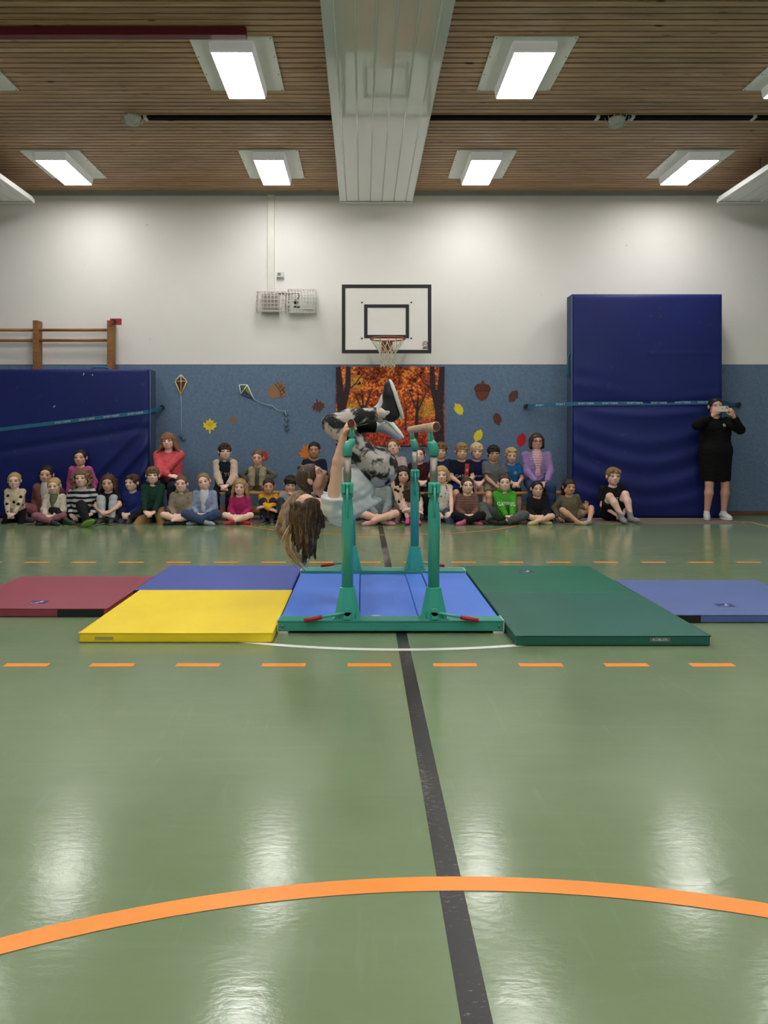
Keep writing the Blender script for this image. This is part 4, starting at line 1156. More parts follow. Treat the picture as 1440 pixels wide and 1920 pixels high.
def hair_sdf(style, C, R, H, J, vox=0.008):
    sd = SDF(vox); sd.wr = 0.0016
    P = lambda x, y, z: C + R @ (np.array((x, y, z)) * H)
    E = lambda c, r, k=0.05, cut=False: sd.ell(P(*c), np.array(r) * H, R, k * H, cut)
    K = lambda a, b, ra, rb, k=0.05, cut=False: sd.cone(P(*a), P(*b), ra * H, rb * H, k * H, False, cut)
    up = np.array((0, 0, 1.0)); r_ = np.random.default_rng(int(abs(C[0] * 1000)) + 5)
    puff = {'tied': 0.025, 'bun': 0.03, 'halfup': 0.035, 'buzz': 0.018, 'short': 0.045, 'fringe': 0.055}.get(style, 0.05)
    E((0, 0.075, 0.14), (0.375 + puff, 0.455 + puff, 0.37 + puff))
    if style in ('short', 'fringe', 'buzz', 'mop'):
        E((0, 0.22, -0.08), (0.33 + puff, 0.30 + puff, 0.30), 0.08)
    hl = {'tied': 0.33, 'bun': 0.33, 'halfup': 0.31, 'fringe': 0.155, 'bangs': 0.14, 'short': 0.26, 'buzz': 0.29, 'mop': 0.2}.get(style, 0.27)
    # face opening
    sd.ell(P(0, -0.56, hl - 0.42), np.array((0.335, 0.52, 0.44)) * H, R, 0.03 * H, True)
    if style in ('short', 'fringe', 'buzz', 'mop'):
        for s in (-1, 1):
            E((s * 0.42, 0.02, -0.10), (0.12, 0.15, 0.17), 0.03, True)
            K((s * 0.34, -0.5, -0.22), (s * 0.34, -0.1, -0.32), 0.22, 0.22, 0.03, True)
        K((-0.5, -0.2, -0.46), (0.5, -0.2, -0.46), 0.3, 0.3, 0.03, True)
        sd.plane(P(0, 0, -0.36), -R[:, 2])
    if style in ('short', 'fringe', 'mop'):
        for i in range(16):
            x = r_.uniform(-0.3, 0.3); y = r_.uniform(-0.32, 0.25)
            K((x, y, 0.40 - 0.3 * x * x - 0.25 * y * y), (x + r_.uniform(-0.08, 0.08), y - 0.14, 0.42 - 0.4 * x * x - 0.4 * (y - 0.12) ** 2), 0.065, 0.03, 0.04)
    if style == 'mop':
        for i in range(10):
            x = -0.3 + 0.066 * i
            K((x, -0.28, 0.38), (x + r_.uniform(-0.05, 0.05), -0.42, 0.2 + r_.uniform(-0.02, 0.06)), 0.06, 0.03, 0.03)
    if style in ('fringe', 'bangs'):
        for i in range(9):
            x = -0.30 + 0.075 * i
            K((x * 0.9, -0.30, 0.36), (x, -0.41 + 0.35 * x * x, hl - 0.02 + r_.uniform(-0.015, 0.03)), 0.06, 0.035, 0.03)
    if style in ('long', 'bangs', 'bob', 'longback', 'halfup', 'curly', 'headdown'):
        for s in (-1, 1):
            if style in ('long', 'bangs', 'halfup', 'headdown'):
                for q in range(4):
                    a = (s * (0.36 + 0.02 * q), -0.10 + 0.14 * q, 0.10)
                    m = P(s * (0.42 + r_.uniform(0, 0.04)), -0.10 + 0.16 * q, -0.35)
                    sd.cone(P(*a), m, 0.10 * H, 0.10 * H, 0.06 * H)
                    e = m + np.array((s * (0.10 if style != 'bangs' else 0.34) * H * (q < 2 or style == 'bangs'), 0, 0)) - up * (0.50 + 0.12 * (q % 2)) * H * (1.0 if style != 'halfup' else 0.45) + R[:, 1] * 0.02 * H
                    sd.cone(m, e, 0.10 * H, 0.045 * H, 0.05 * H)
            elif style == 'bob':
                K((s * 0.37, 0.05, 0.12), (s * 0.40, 0.02, -0.36), 0.13, 0.09, 0.06)
                K((s * 0.30, 0.25, 0.1), (s * 0.30, 0.24, -0.38), 0.17, 0.12, 0.08)
                K((s * 0.35, -0.12, 0.15), (s * 0.385, -0.14, -0.30), 0.075, 0.05, 0.04)
        if style in ('long', 'bangs', 'bob', 'longback', 'headdown'):
            E((0, 0.32, -0.10), (0.36, 0.20, 0.38), 0.08)
        if style in ('long', 'bangs', 'longback', 'headdown'):
            for q in range(5):
                x = -0.28 + 0.14 * q
                sd.cone(P(x, 0.40, -0.1), P(x * 1.1, 0.40, -0.3) - up * 0.55 * H, 0.13 * H, 0.06 * H, 0.05 * H)
        if style == 'curly':
            for i in range(230):
                th = r_.uniform(0, 2 * PI); zz = r_.uniform(-0.62, 0.42)
                rr = 0.44 + 0.10 * (zz < 0.1) + 0.06 * r_.random()
                rr *= math.sqrt(max(0.12, 1 - max(0, zz) ** 2 / 0.24))
                x, y = rr * math.sin(th), 0.06 - rr * 1.08 * math.cos(th)
                if y < -0.22 and zz < 0.24 and abs(x) < 0.33: continue
                sd.ell(P(x, y, zz), np.array((0.062, 0.062, 0.075)) * H, R, 0.02 * H)
        if style == 'headdown':
            for i in range(9):
                x = -0.36 + 0.09 * i
                sd.cone(P(x, -0.30, 0.34), P(x * 1.15, -0.52, -0.2), 0.09 * H, 0.07 * H, 0.04 * H)
                sd.cone(P(x * 1.15, -0.52, -0.2), P(x * 1.2, -0.5, -0.6), 0.07 * H, 0.05 * H, 0.04 * H)
    if style in ('tied', 'halfup', 'bun'):
        E((0, 0.25, -0.06), (0.34, 0.28, 0.30), 0.08)
        if style == 'tied':
            K((0, 0.5, 0.12), (0.0, 0.66, 0.0), 0.08, 0.11, 0.04)
            sd.cone(P(0.0, 0.66, 0.0), P(0.12, 0.62, -0.4) - up * 0.25 * H, 0.11 * H, 0.04 * H, 0.03 * H)
            for s in (-1, 1):
                K((s * 0.36, -0.18, 0.15), (s * 0.38, -0.16, -0.28), 0.035, 0.015, 0.03)
        if style == 'bun':
            E((0.05, 0.12, 0.56), (0.11, 0.11, 0.10), 0.03)
        if style == 'halfup':
            E((0.0, 0.02, 0.56), (0.07, 0.07, 0.09), 0.03)
    if style in ('tied', 'bun', 'halfup'):
        for s in (-1, 1):
            E((s * 0.42, 0.06, -0.10), (0.10, 0.13, 0.15), 0.03, style != 'halfup')
    return sd

def pattern_mat(kind, c1, c2, c3=None):
    key = (kind, c1, c2, c3)
    if key in SKIN: return SKIN[key]
    m, nt, b = new_mat(kind + '_fabric')
    v = mapping(nt)
    if kind == 'stripes' or kind == 'thin_stripes':
        sx = N(nt, 'ShaderNodeSeparateXYZ'); nt.links.new(v, sx.inputs[0])
        nz_ = noise(nt, v, 9, 2)
        z = math_n(nt, 'ADD', sx.outputs['Z'], math_n(nt, 'MULTIPLY', nz_.outputs['Fac'], 0.03))
        fr = math_n(nt, 'FRACT', math_n(nt, 'MULTIPLY', z, 15.0 if kind == 'stripes' else 30.0))
        col = ramp(nt, fr, [(0.0, lin(c1)), (0.5 if kind == 'stripes' else 0.72, lin(c2))], 'CONSTANT')
    elif kind == 'hearts':
        vo = N(nt, 'ShaderNodeTexVoronoi'); vo.inputs['Scale'].default_value = 13.0; vo.inputs['Randomness'].default_value = 0.75
        nt.links.new(v, vo.inputs['Vector'])
        col = ramp(nt, vo.outputs['Distance'], [(0.0, lin(c2)), (0.27, lin(c1))], 'CONSTANT')
    elif kind == 'floral':
        vo = N(nt, 'ShaderNodeTexVoronoi'); vo.inputs['Scale'].default_value = 22.0; nt.links.new(v, vo.inputs['Vector'])
        col = ramp(nt, vo.outputs['Distance'], [(0.0, lin(c2)), (0.22, lin(c3 or c2)), (0.32, lin(c1))], 'CONSTANT')
    elif kind == 'patchwork':
        n = noise(nt, v, 16, 3, 0.6)
        col = ramp(nt, n.outputs['Fac'], [(0.0, lin(c1)), (0.47, lin(c2)), (0.56, lin(c3 or c1))], 'CONSTANT')
    elif kind == 'tiedye':
        n = noise(nt, v, 12.0, 3, 0.55, 0.35)
        col = ramp(nt, n.outputs['Fac'], [(0.43, lin(c2)), (0.475, lin(c3)), (0.53, lin(c1)), (0.8, lin(c1))])
    elif kind == 'twotone':
        sx = N(nt, 'ShaderNodeSeparateXYZ'); nt.links.new(v, sx.inputs[0])
        col = ramp(nt, math_n(nt, 'MULTIPLY', math_n(nt, 'ADD', sx.outputs['Z'], 0.0), 1.0), [(0.0, lin(c2)), (0.37, lin(c1))], 'CONSTANT')
    nt.links.new(col, b.inputs['Base Color']); b.inputs['Roughness'].default_value = 0.9
    b.inputs['Specular IOR Level'].default_value = 0.2
    bump(nt, b, noise(nt, v, 300, 2).outputs['Fac'], 0.4, 0.003)
    SKIN[key] = m
    return m

def finish(name, sd, m, parent, col=None):
    V, Q = sd.mesh()
    me = fast_mesh(name, V, Q)
    return link(name, me, m, parent), V

def dress_and_link(root, J, sp):
    """build body, hair and clothes for a figure from its joints (all in the root's frame)"""
    q = J['q']                       # girth scale
    vb = sp.get('vox', 0.0072); vc = sp.get('cvox', 0.0105); vf = sp.get('fvox', 0.0095)
    H = J['H']; C = J['C']; R = J['R']; Tr = J['Tr']; Hc = J['Hc']; Sc = J['Sc']; T = np.linalg.norm(Sc - Hc); u = Tr[:, 2]
    ad = sp.get('adult', False); wide = sp.get('wide', 1.0)
    top = sp['top']; bot = sp['bottom']; shoe = sp.get('shoes')
    # ---- body
    sd = SDF(vb)
    head_prims(sd, C, R, H)
    nb = Sc + u * 0.01 * q
    sd.cone(C + R @ (np.array((0, 0.10, -0.25)) * H), nb, 0.20 * H * (1.08 if ad else 1), 0.23 * H, 0.03)
    sd.ell(Sc - u * T * 0.34, np.array((0.105, 0.07, 0.09)) * q, Tr, 0.03)
    sd.cone(Sc - u * 0.2 * T, Hc + u * 0.1 * T, 0.065 * q, 0.075 * q, 0.02)
    for i in (0, 1):
        sd.cone(nb - u * 0.035 * q, J['sh'][i], 0.034 * q, 0.034 * q, 0.03)
        sd.cone(J['sh'][i], J['el'][i], 0.037 * q, 0.029 * q, 0.015)
        mid = J['el'][i] * 0.7 + J['wr'][i] * 0.3
        sd.cone(J['el'][i], mid, 0.029 * q, 0.030 * q, 0.012); sd.cone(mid, J['wr'][i], 0.030 * q, 0.0195 * q, 0.012)
        hand_prims(sd, J['wr'][i], J['hd'][i], J['hn'][i], J['ht'][i], J['hz'], J['curl'][i])
        if bot.get('len', 'long') != 'long':
            kn, an = J['kn'][i], J['an'][i]
            sd.cone(J['hp'][i], kn, 0.062 * q, 0.043 * q, 0.02)
            cm = kn * 0.68 + an * 0.32 + nv(np.cross(np.cross(an - kn, kn - J['hp'][i]), an - kn)) * 0.010 * q
            sd.cone(kn, cm, 0.041 * q, 0.043 * q, 0.02); sd.cone(cm, an, 0.043 * q, 0.025 * q, 0.02)
        if bot.get('len', 'long') != 'long':
            sd.ell(Hc, np.array((0.115, 0.09, 0.08)) * q, Tr, 0.03)
        else:
            an = J['an'][i]; kn = J['kn'][i]
            if bot.get('ankle'):
                sd.cone(kn * 0.35 + an * 0.65, an, 0.032 * q, 0.026 * q, 0.01)
    V, Q = sd.mesh()
    me = fast_mesh('body', V, Q)
    tone = np.array(lin(sp.get('skin', (206, 160, 138))))
    colv = np.tile(tone, (len(V), 1))
    L = (V - C) @ R / H
    def blend(mask, c): 
        nonlocal colv
        colv = colv * (1 - mask[:, None]) + np.array(c)[None] * mask[:, None]
    fr = L[:, 1] < -0.2
    blend(0.30 * np.exp(-(((np.abs(L[:, 0]) - 0.19) / 0.10) ** 2 + ((L[:, 2] + 0.14) / 0.10) ** 2)) * fr, tone * np.array((1.0, 0.62, 0.58)))
    blend(0.75 * np.clip(1.4 - np.sqrt((L[:, 0] / 0.085) ** 2 + ((L[:, 2] + 0.26) / 0.045) ** 2), 0, 1) * (L[:, 1] < -0.33), tone * np.array((0.72, 0.36, 0.34)))
    hc = np.array(lin(sp['hair'][1]))
    ax_ = np.abs(L[:, 0]); bz = 0.125 - 0.25 * (ax_ - 0.15) ** 2 * 4
    blend(0.75 * np.clip(1.5 - np.abs(L[:, 2] - bz) / 0.022, 0, 1) * np.clip((0.115 - np.abs(ax_ - 0.155)) / 0.03, 0, 1) * (L[:, 1] < -0.2), hc * 0.8 + tone * 0.1)
    # lash line round the eyes
    ed = np.sqrt((np.abs(ax_ - 0.155) / 0.085) ** 2 + ((L[:, 2] - 0.005) / 0.05) ** 2)
    blend(0.55 * np.clip(1.5 - np.abs(ed - 1.0) / 0.3, 0, 1) * (L[:, 1] < -0.2), tone * 0.25 + hc * 0.1)
    ca = me.color_attributes.new('tone', 'FLOAT_COLOR', 'POINT')
    ca.data.foreach_set('color', np.concatenate([colv, np.ones((len(V), 1))], 1).astype(np.float32).ravel())
    body = link('body', me, skin_mat(), root)
    em = eye_mesh(sp.get('iris', (70, 54, 44)))
    for s in (-1, 1):
        if sp.get('no_eyes'): break
        o = link('eye', em, None, root)
        mm = Matrix.Identity(4)
        g = R @ rotz(0.0)
        for a in range(3):
            for b_ in range(3): mm[a][b_] = g[a, b_] * (0.074, 0.052, 0.047)[b_] * H
        p = C + R @ (np.array((s * 0.155, -0.352, 0.0)) * H)
        for a in range(3): mm[a][3] = p[a]
        o.matrix_local = mm
    # ---- hair
    hs = hair_sdf(sp['hair'][0], C, R, H, J, sp.get('hvox', 0.0082))
    if 'hair_extra' in sp: sp['hair_extra'](hs, C, R, H)
    ho, _ = finish('hair', hs, hair_mat(sp['hair'][1], sp['hair'][2] if len(sp['hair']) > 2 else None), root)
    for nm_, fn_, c1_, c2_ in sp.get('hair_parts', ()):
        hp_ = SDF(sp.get('hvox', 0.0075)); hp_.wr = 0.001; fn_(hp_, C, R, H)
        finish(nm_, hp_, hair_mat(c1_, c2_), ho)
    # ---- top
    sl = top.get('sleeve', 'long'); bag = top.get('bag', 0.011) * q
    sd = SDF(vc); sd.wr = top.get('wr', 0.0022)
    w_ = wide
    sd.ell(Sc - u * T * 0.37, np.array((0.125 * w_, 0.092, 0.112)) * q + bag, Tr, 0.04)
    if top.get('crop'): sd.ell(Hc + u * T * 0.52, np.array((0.120, 0.098, 0.095)) * q + bag, Tr, 0.05)
    if not top.get('crop'):
        sd.ell(Hc + u * T * 0.34, np.array((0.118 * w_, 0.095 * (w_ ** 0.5), 0.14)) * q + bag, Tr, 0.05)
        sd.ell(Hc + u * T * 0.10, np.array((0.125 * w_, 0.105, 0.085)) * q + bag, Tr, 0.04)
    if top.get('collar'): sd.cone(Sc - u * 0.035 * q, Sc + u * 0.012 * q, 0.055 * q, 0.046 * q, 0.03)
    bt = None
    for i in (0, 1):
        sd.cone(Sc - u * 0.030 * q, J['sh'][i] - u * 0.004 * q, 0.040 * q + bag * 0.3, 0.038 * q + bag * 0.6, 0.03)
        def sleeve(S_):
            if sl == 'long':
                S_.cone(J['sh'][i], J['el'][i], 0.042 * q + bag, 0.034 * q + bag, 0.02)
                e = J['el'][i] + (J['wr'][i] - J['el'][i]) * 0.93
                S_.cone(J['el'][i], e, 0.034 * q + bag, 0.025 * q + bag * 0.8, 0.02, True)
            elif sl == '34':
                S_.cone(J['sh'][i], J['el'][i], 0.042 * q + bag, 0.034 * q + bag, 0.02)
                e = J['el'][i] + (J['wr'][i] - J['el'][i]) * 0.5
                S_.cone(J['el'][i], e, 0.034 * q + bag, 0.031 * q + bag, 0.02, True)
            elif sl == 'short':
                e = J['sh'][i] + (J['el'][i] - J['sh'][i]) * top.get('frac', 0.72)
                S_.cone(J['sh'][i], e, 0.043 * q + bag, 0.041 * q + bag * 1.6, 0.02, True)
        if 'sleeve_mat' in top:
            s2 = SDF(vc); s2.wr = sd.wr; sleeve(s2)
            bt = finish('sleeve', s2, top['sleeve_mat'], root)
        else: sleeve(sd)
    if top.get('hood'):
        f_ = -Tr[:, 1]; r_ = Tr[:, 0]
        pts = [Sc + u * 0.028 * q + r_ * 0.068 * q * math.sin(a) - f_ * (0.03 + 0.055 * math.cos(a)) * q for a in (-2.7, -1.8, -0.9, 0, 0.9, 1.8, 2.7)]
        hsd = SDF(vc)
        for a, b_ in zip(pts[:-1], pts[1:]): hsd.cone(a, b_, 0.03 * q, 0.03 * q, 0.02)
        hsd.ell(Sc - u * 0.01 - f_ * 0.10 * q, np.array((0.08, 0.04, 0.07)) * q, Tr, 0.03)
        finish('hood', hsd, top['hood'], root)
    if top.get('skirt'):
        top['skirt'](sd, J, q)
    shirt, SV = finish(top.get('name', 'sweater'), sd, top['mat'], root)
    if 'inner' in top:     # strip of the garment worn beneath an open cardigan
        isd = SDF(vc); f_ = -Tr[:, 1]
        isd.ell(Sc - u * T * 0.3 + f_ * 0.012 * q, np.array((0.062, 0.092, 0.17)) * q + bag, Tr, 0.02)
        isd.ell(Hc + u * T * 0.36 + f_ * 0.012 * q, np.array((0.05, 0.098, 0.12)) * q + bag, Tr, 0.02)
        finish('undershirt', isd, top['inner'], root)
    # ---- bottom
    if bot['mat'] is not None:
        sd = SDF(vc); sd.wr = bot.get('wr', 0.002); bg = bot.get('bag', 0.011) * q
        sd.ell(Hc + u * 0.01, np.array((0.122 * w_, 0.10, 0.088)) * q + bg * 0.6, Tr, 0.04)
        if bot.get('glute'): bot['glute'](sd, J, q)
        for i in (0, 1):
            hp, kn, an = J['hp'][i], J['kn'][i], J['an'][i]
            if bot.get('len', 'long') == 'long':
                sd.cone(hp, kn, 0.068 * q * (w_ ** 0.5) + bg, 0.046 * q + bg, 0.025)
                e = kn + (an - kn) * bot.get('to', 0.97)
                cm = kn * 0.68 + an * 0.32 + nv(np.cross(np.cross(an - kn, kn - hp), an - kn)) * 0.008 * q
                sd.cone(kn, cm, 0.045 * q + bg, 0.044 * q + bg, 0.02); sd.cone(cm, e, 0.044 * q + bg, 0.030 * q + bg * 1.3, 0.02, True)
            else:
                e = hp + (kn - hp) * bot.get('to', 0.72)
                sd.cone(hp, e, 0.068 * q + bg, 0.056 * q + bg * 1.6, 0.025, True)
        finish(bot.get('name', 'trousers'), sd, bot['mat'], root)
    # ---- socks and shoes
    fz = J['fz']
    for i in (0, 1):
        an, td, ud = J['an'][i], nv(J['td'][i]), J['ud'][i]
        ud = nv(ud - td * (np.array(ud) @ td)); sdv = np.cross(td, ud)
        Rf = np.stack([td, sdv, ud], 1)
        if sp.get('sock') is not None:
            s_ = SDF(vf)
            up_ = nv(J['kn'][i] - an)
            s_.cone(an + up_ * sp.get('sock_h', 0.07), an - ud * 0.02 * fz, 0.034 * q, 0.034 * q, 0.01)
            if not shoe:
                s_.cone(an - td * 0.02 * fz - ud * 0.035 * fz, an + td * 0.09 * fz - ud * 0.048 * fz, 0.036 * fz, 0.034 * fz, 0.02)
                s_.cone(an + td * 0.09 * fz - ud * 0.048 * fz, an + td * 0.14 * fz - ud * 0.055 * fz, 0.036 * fz, 0.026 * fz, 0.02)
                s_.plane(an - ud * 0.078 * fz, -ud)
            finish('sock', s_, sp['sock'] if not isinstance(sp['sock'], list) else sp['sock'][i], root)
        if shoe:
            s_ = SDF(vf)
            s_.cone(an - td * 0.024 * fz - ud * 0.030 * fz, an + td * 0.10 * fz - ud * 0.052 * fz, 0.041 * fz, 0.038 * fz, 0.02)
            s_.cone(an + td * 0.09 * fz - ud * 0.052 * fz, an + td * 0.145 * fz - ud * 0.06 * fz, 0.040 * fz, 0.030 * fz, 0.02)
            s_.cone(an + ud * 0.012 * fz, an + td * 0.05 * fz - ud * 0.035 * fz, 0.037 * fz, 0.036 * fz, 0.015)
            s_.plane(an - ud * 0.074 * fz, -ud)
            so, _ = finish('shoe', s_, shoe[0], root)
            s_ = SDF(vf * 0.9)
            s_.ell(an + td * 0.055 * fz - ud * 0.075 * fz, np.array((0.128, 0.046, 0.022)) * fz, Rf, 0.01)
            s_.plane(an - ud * 0.066 * fz, ud); s_.plane(an - ud * 0.090 * fz, -ud)
            o, _ = finish('sole', s_, shoe[1], so)
            if len(shoe) > 2:
                s_ = SDF(vb)
                for a_ in (0.045, 0.065, 0.085):
                    s_.cone(an + td * a_ * fz - ud * (0.012 + 0.25 * (a_ - 0.045)) * fz - sdv * 0.02 * fz, an + td * a_ * fz - ud * (0.012 + 0.25 * (a_ - 0.045)) * fz + sdv * 0.02 * fz, 0.007 * fz, 0.007 * fz, 0.004)
                finish('laces', s_, shoe[2], so)
    return shirt, SV, body

def print_on(shirt, SV, root, body, size, up_, col, J, name='shirt_print', dx=0.0, stretch=1.0):
    """lettering laid on the chest of a garment"""
    if isinstance(body, str): v, f = text_data(body, size)
    else: v, f = body
    Tr = J['Tr']; u = Tr[:, 2]; r = Tr[:, 0]; fw = -Tr[:, 1]
    T = np.linalg.norm(J['Sc'] - J['Hc'])
    o = J['Hc'] + u * T * up_
    me = shirt.data
    bvh = BVHTree.FromPolygons([p.co[:] for p in me.vertices], [tuple(p.vertices) for p in me.polygons])
    W = []
    for p in v:
        a = o + r * (p[0] * stretch + dx) + u * p[1] + fw * 0.5
        h = bvh.ray_cast(Vector(a), Vector(-fw))
        b = np.array(h[0][:]) if h[0] is not None else o + r * p[0] + u * p[1] + fw * 0.1
        W.append(tuple(b + fw * 0.004))
    m2 = bpy.data.meshes.new(name); m2.from_pydata(W, [], f); m2.update()
    return link(name, m2, mat('shirt_ink', col, 0.8), shirt)
# ------------------------------------------------------------------ seated and standing people
def pose(sp):
    ad = sp.get('adult', False); seat = sp.get('seat', 0.006); kind = sp['pose']
    tgt = sp['head'][2]; S = 1.0
    for it in range(6):
        D = dict(T=0.47, sh=0.165, hip=0.085, th=0.43, sk=0.42, ua=0.275, fa=0.245, H=0.228, nk=0.07) if ad else \
            dict(T=0.325, sh=0.112, hip=0.068, th=0.29, sk=0.28, ua=0.195, fa=0.175, H=0.215, nk=0.046)
        H = D['H'] * S ** 0.4
        for k_ in D: D[k_] *= S
        fz = (1.06 if ad else 0.80) * S; q = (1.32 if ad else 1.0) * S
        L = S * (1.45 if ad else 1.0)          # scale for hand and foot targets
        zf = 0.09 * fz
        hz = {'kneel': 0.185, 'kneelup': 0.40, 'stand': 0}.get(kind, 0.092) * L
        if kind == 'stand': hz = D['th'] + D['sk'] * 0.99 + zf
        Hc = np.array((0, 0, hz + seat))
        Tr = rotz(sp.get('yaw', 0)) @ roty(sp.get('side', 0)) @ rotx(sp.get('lean', 0.14))
        Yw_ = rotz(sp.get('yaw', 0))
        Sc = Hc + Tr[:, 2] * D['T']
        hy, hp_, hr = sp.get('look', (0, 0, 0)); R = rotz(hy) @ rotx(-hp_) @ roty(hr)
        C = Sc + nv(Tr[:, 2] + np.array((0, 0, 0.8)) + R[:, 2] * 0.5) * (D['nk'] + 0.43 * H) - Tr[:, 1] * 0.012 * L
        if abs(C[2] - tgt) < 0.001: break
        base = seat if kind != 'stand' else 0
        S *= (tgt - base) / (C[2] - base)
    kn = []; an = []; td = []; ud = []; hp = []
    fl0 = 0.006
    for i, s in enumerate((-1, 1)):
        h = Hc + Yw_ @ np.array((s * D['hip'], 0, 0))
        if kind == 'cross':
            fr = sp.get('front', 1)
            a = np.array((-s * 0.065, -0.25 - (0.055 if i == fr else 0), 0)) * L + (0, 0, 0.05 * fz / 0.8 + seat); p = (s, -0.45, sp.get('kz', 0.3)); t = (-s * 0.9, -0.42, -0.02); u_ = (s * 0.3, -0.5, 0.75)
        elif kind in ('kneesup', 'benchup'):
            a = np.array((s * 0.075, -0.31 if kind == 'kneesup' else -0.2, 0)) * L + (0, 0, zf + seat); p = (s * 0.25, -0.5, 1); t = (s * 0.2, -1, 0); u_ = (0, 0, 1)
        elif kind == 'bench':
            a = np.array((s * 0.085 * L, -(D['th'] * 0.9), zf + fl0)); p = (s * 0.15, -1, 0.5); t = (s * 0.2, -1, 0); u_ = (0, 0, 1)
        elif kind == 'kneel':
            a = np.array((s * 0.06, 0.12, 0)) * L + (0, 0, 0.045 + seat); p = (s * 0.3, -1, -0.25); t = (-s * 0.1, 1, -0.1); u_ = (0, -0.1, -1)
        elif kind == 'kneelup':
            a = np.array((s * 0.07, 0.22, 0)) * L + (0, 0, 0.05 + seat); p = (0, -1, 0); t = (0, 1, -0.1); u_ = (0, -0.1, -1)
        else:
            a = np.array((s * (D['hip'] + 0.03), 0.0, zf + 0.006)); p = (s * 0.1, -1, 0); t = (s * 0.15 - 0.25 * (i == 0), -1, 0); u_ = (0, 0, 1)
        if 'an' in sp and sp['an'][i] is not None: a = np.array(sp['an'][i]) * L + (0, 0, seat if kind not in ('bench',) else 0)
        if 'kp' in sp and sp['kp'][i] is not None: p = sp['kp'][i]
        if 'td' in sp and sp['td'][i] is not None: t = sp['td'][i]
        if 'ud' in sp and sp['ud'][i] is not None: u_ = sp['ud'][i]
        k_, a = ik(h, Yw_ @ np.array(a, float), D['th'], D['sk'], Yw_ @ np.array(p, float))
        hp.append(h); kn.append(k_); an.append(a); td.append(Yw_ @ np.array(t, float)); ud.append(Yw_ @ np.array(u_, float))
    arms = sp.get('arms', 'lap'); sh = []; el = []; wr = []; hd = []; hn = []; ht = []; curl = []
    for i, s in enumerate((-1, 1)):
        sj = Sc + Tr @ np.array((s * D['sh'], 0, -0.03 * L))
        if arms == 'lap': w_ = (s * 0.05, -0.225, 0.13); p = (s * 0.7, 0.45, -0.5); d = (-s * 0.75, -0.45, -0.35)
        elif arms == 'shin': w_ = (s * 0.075, -0.315, 0.19); p = (s * 1.0, 0.1, -0.3); d = (-s * 0.9, -0.35, -0.2)
        elif arms == 'folded': w_ = (-s * 0.04, -0.25 - 0.03 * i, 0.30); p = (s * 1.0, -0.2, -0.6); d = (-s * 1, -0.1, -0.1)
        elif arms == 'knees': w_ = (s * 0.10, -0.22, 0.12); p = (s * 0.8, 0.4, -0.4); d = (-s * 0.3, -0.8, -0.4)
        elif arms == 'down': w_ = (s * 0.17, -0.03, 0.09); p = (s * 0.4, 1, 0); d = (0, -0.4, -1)
        if 'wr' in sp and sp['wr'][i] is not None: w_ = sp['wr'][i]
        if 'ep' in sp and sp['ep'][i] is not None: p = sp['ep'][i]
        if 'hd' in sp and sp['hd'][i] is not None: d = sp['hd'][i]
        w_ = np.array(w_) * L + (0, 0, seat)
        if 'wabs' in sp: w_ = C + np.array(sp['wabs'][i]); e_, w2 = ik(sj, w_, D['ua'], D['fa'], np.array(p, float))
        else: e_, w2 = ik(sj, Yw_ @ w_, D['ua'], D['fa'], Yw_ @ np.array(p, float))
        sh.append(sj); el.append(e_); wr.append(w2); d = Yw_ @ np.array(d, float); hd.append(d)
        nn_ = sp['hn'][i] if 'hn' in sp else (-s * 0.35, 0.35, -0.75); hn.append(Yw_ @ np.array(nn_, float))
        tt_ = sp['ht'][i] if 'ht' in sp else (-s * 0.3, -0.4, 0.9); ht.append(np.array(tt_, float)); curl.append(sp.get('curl', 0.55))
    J = dict(q=q, H=H, C=C, R=R, Tr=Tr, Hc=Hc, Sc=Sc, hp=hp, kn=kn, an=an, td=td, ud=ud, sh=sh, el=el, wr=wr, hd=hd, hn=hn, ht=ht, curl=curl,
             hz=(1.08 if ad else 0.82) * S ** 0.5, fz=fz, S=S)
    return J

FIG = {}
def person(key, label, group, **sp):
    J = pose(sp)
    X, Y, Z = sp['head']
    root = empty('person', (X - J['C'][0], Y - J['C'][1], 0), label, 'person', group)
    shirt, SV, body = dress_and_link(root, J, sp)
    FIG[key] = (root, J, shirt, SV)
    return root

BLOND = (176, 144, 98); DBLOND = (140, 110, 74); LBROWN = (106, 78, 52); BROWN = (72, 50, 36); DBROWN = (44, 31, 25); BLACKH = (26, 21, 20); AUBURN = (136, 92, 62)
FAIR = (238, 200, 182); MED = (226, 182, 158); TAN = (204, 158, 130); DARK = (182, 136, 110)
def topp(name, rgb, sleeve='long', **k):
    m_ = rgb if not isinstance(rgb, tuple) else cloth(rgb)
    return dict(name=name, mat=m_, sleeve=sleeve, **k)
def bott(name, rgb, ln='long', **k):
    return dict(name=name, mat=cloth(rgb) if isinstance(rgb, tuple) else rgb, len=ln, **k)
BLK = (24, 24, 27); JEANS = (72, 92, 122); WHT = (214, 210, 204)
def shoes(up, so, lace=None):
    a = [mat('shoe_upper', up, 0.6), mat('shoe_sole', so, 0.6)]
    if lace: a.append(mat('shoe_lace', lace, 0.7))
    return a
GF = 'people seated on the floor by the wall'; GB = 'people seated on the gym benches'
FL = 0.006

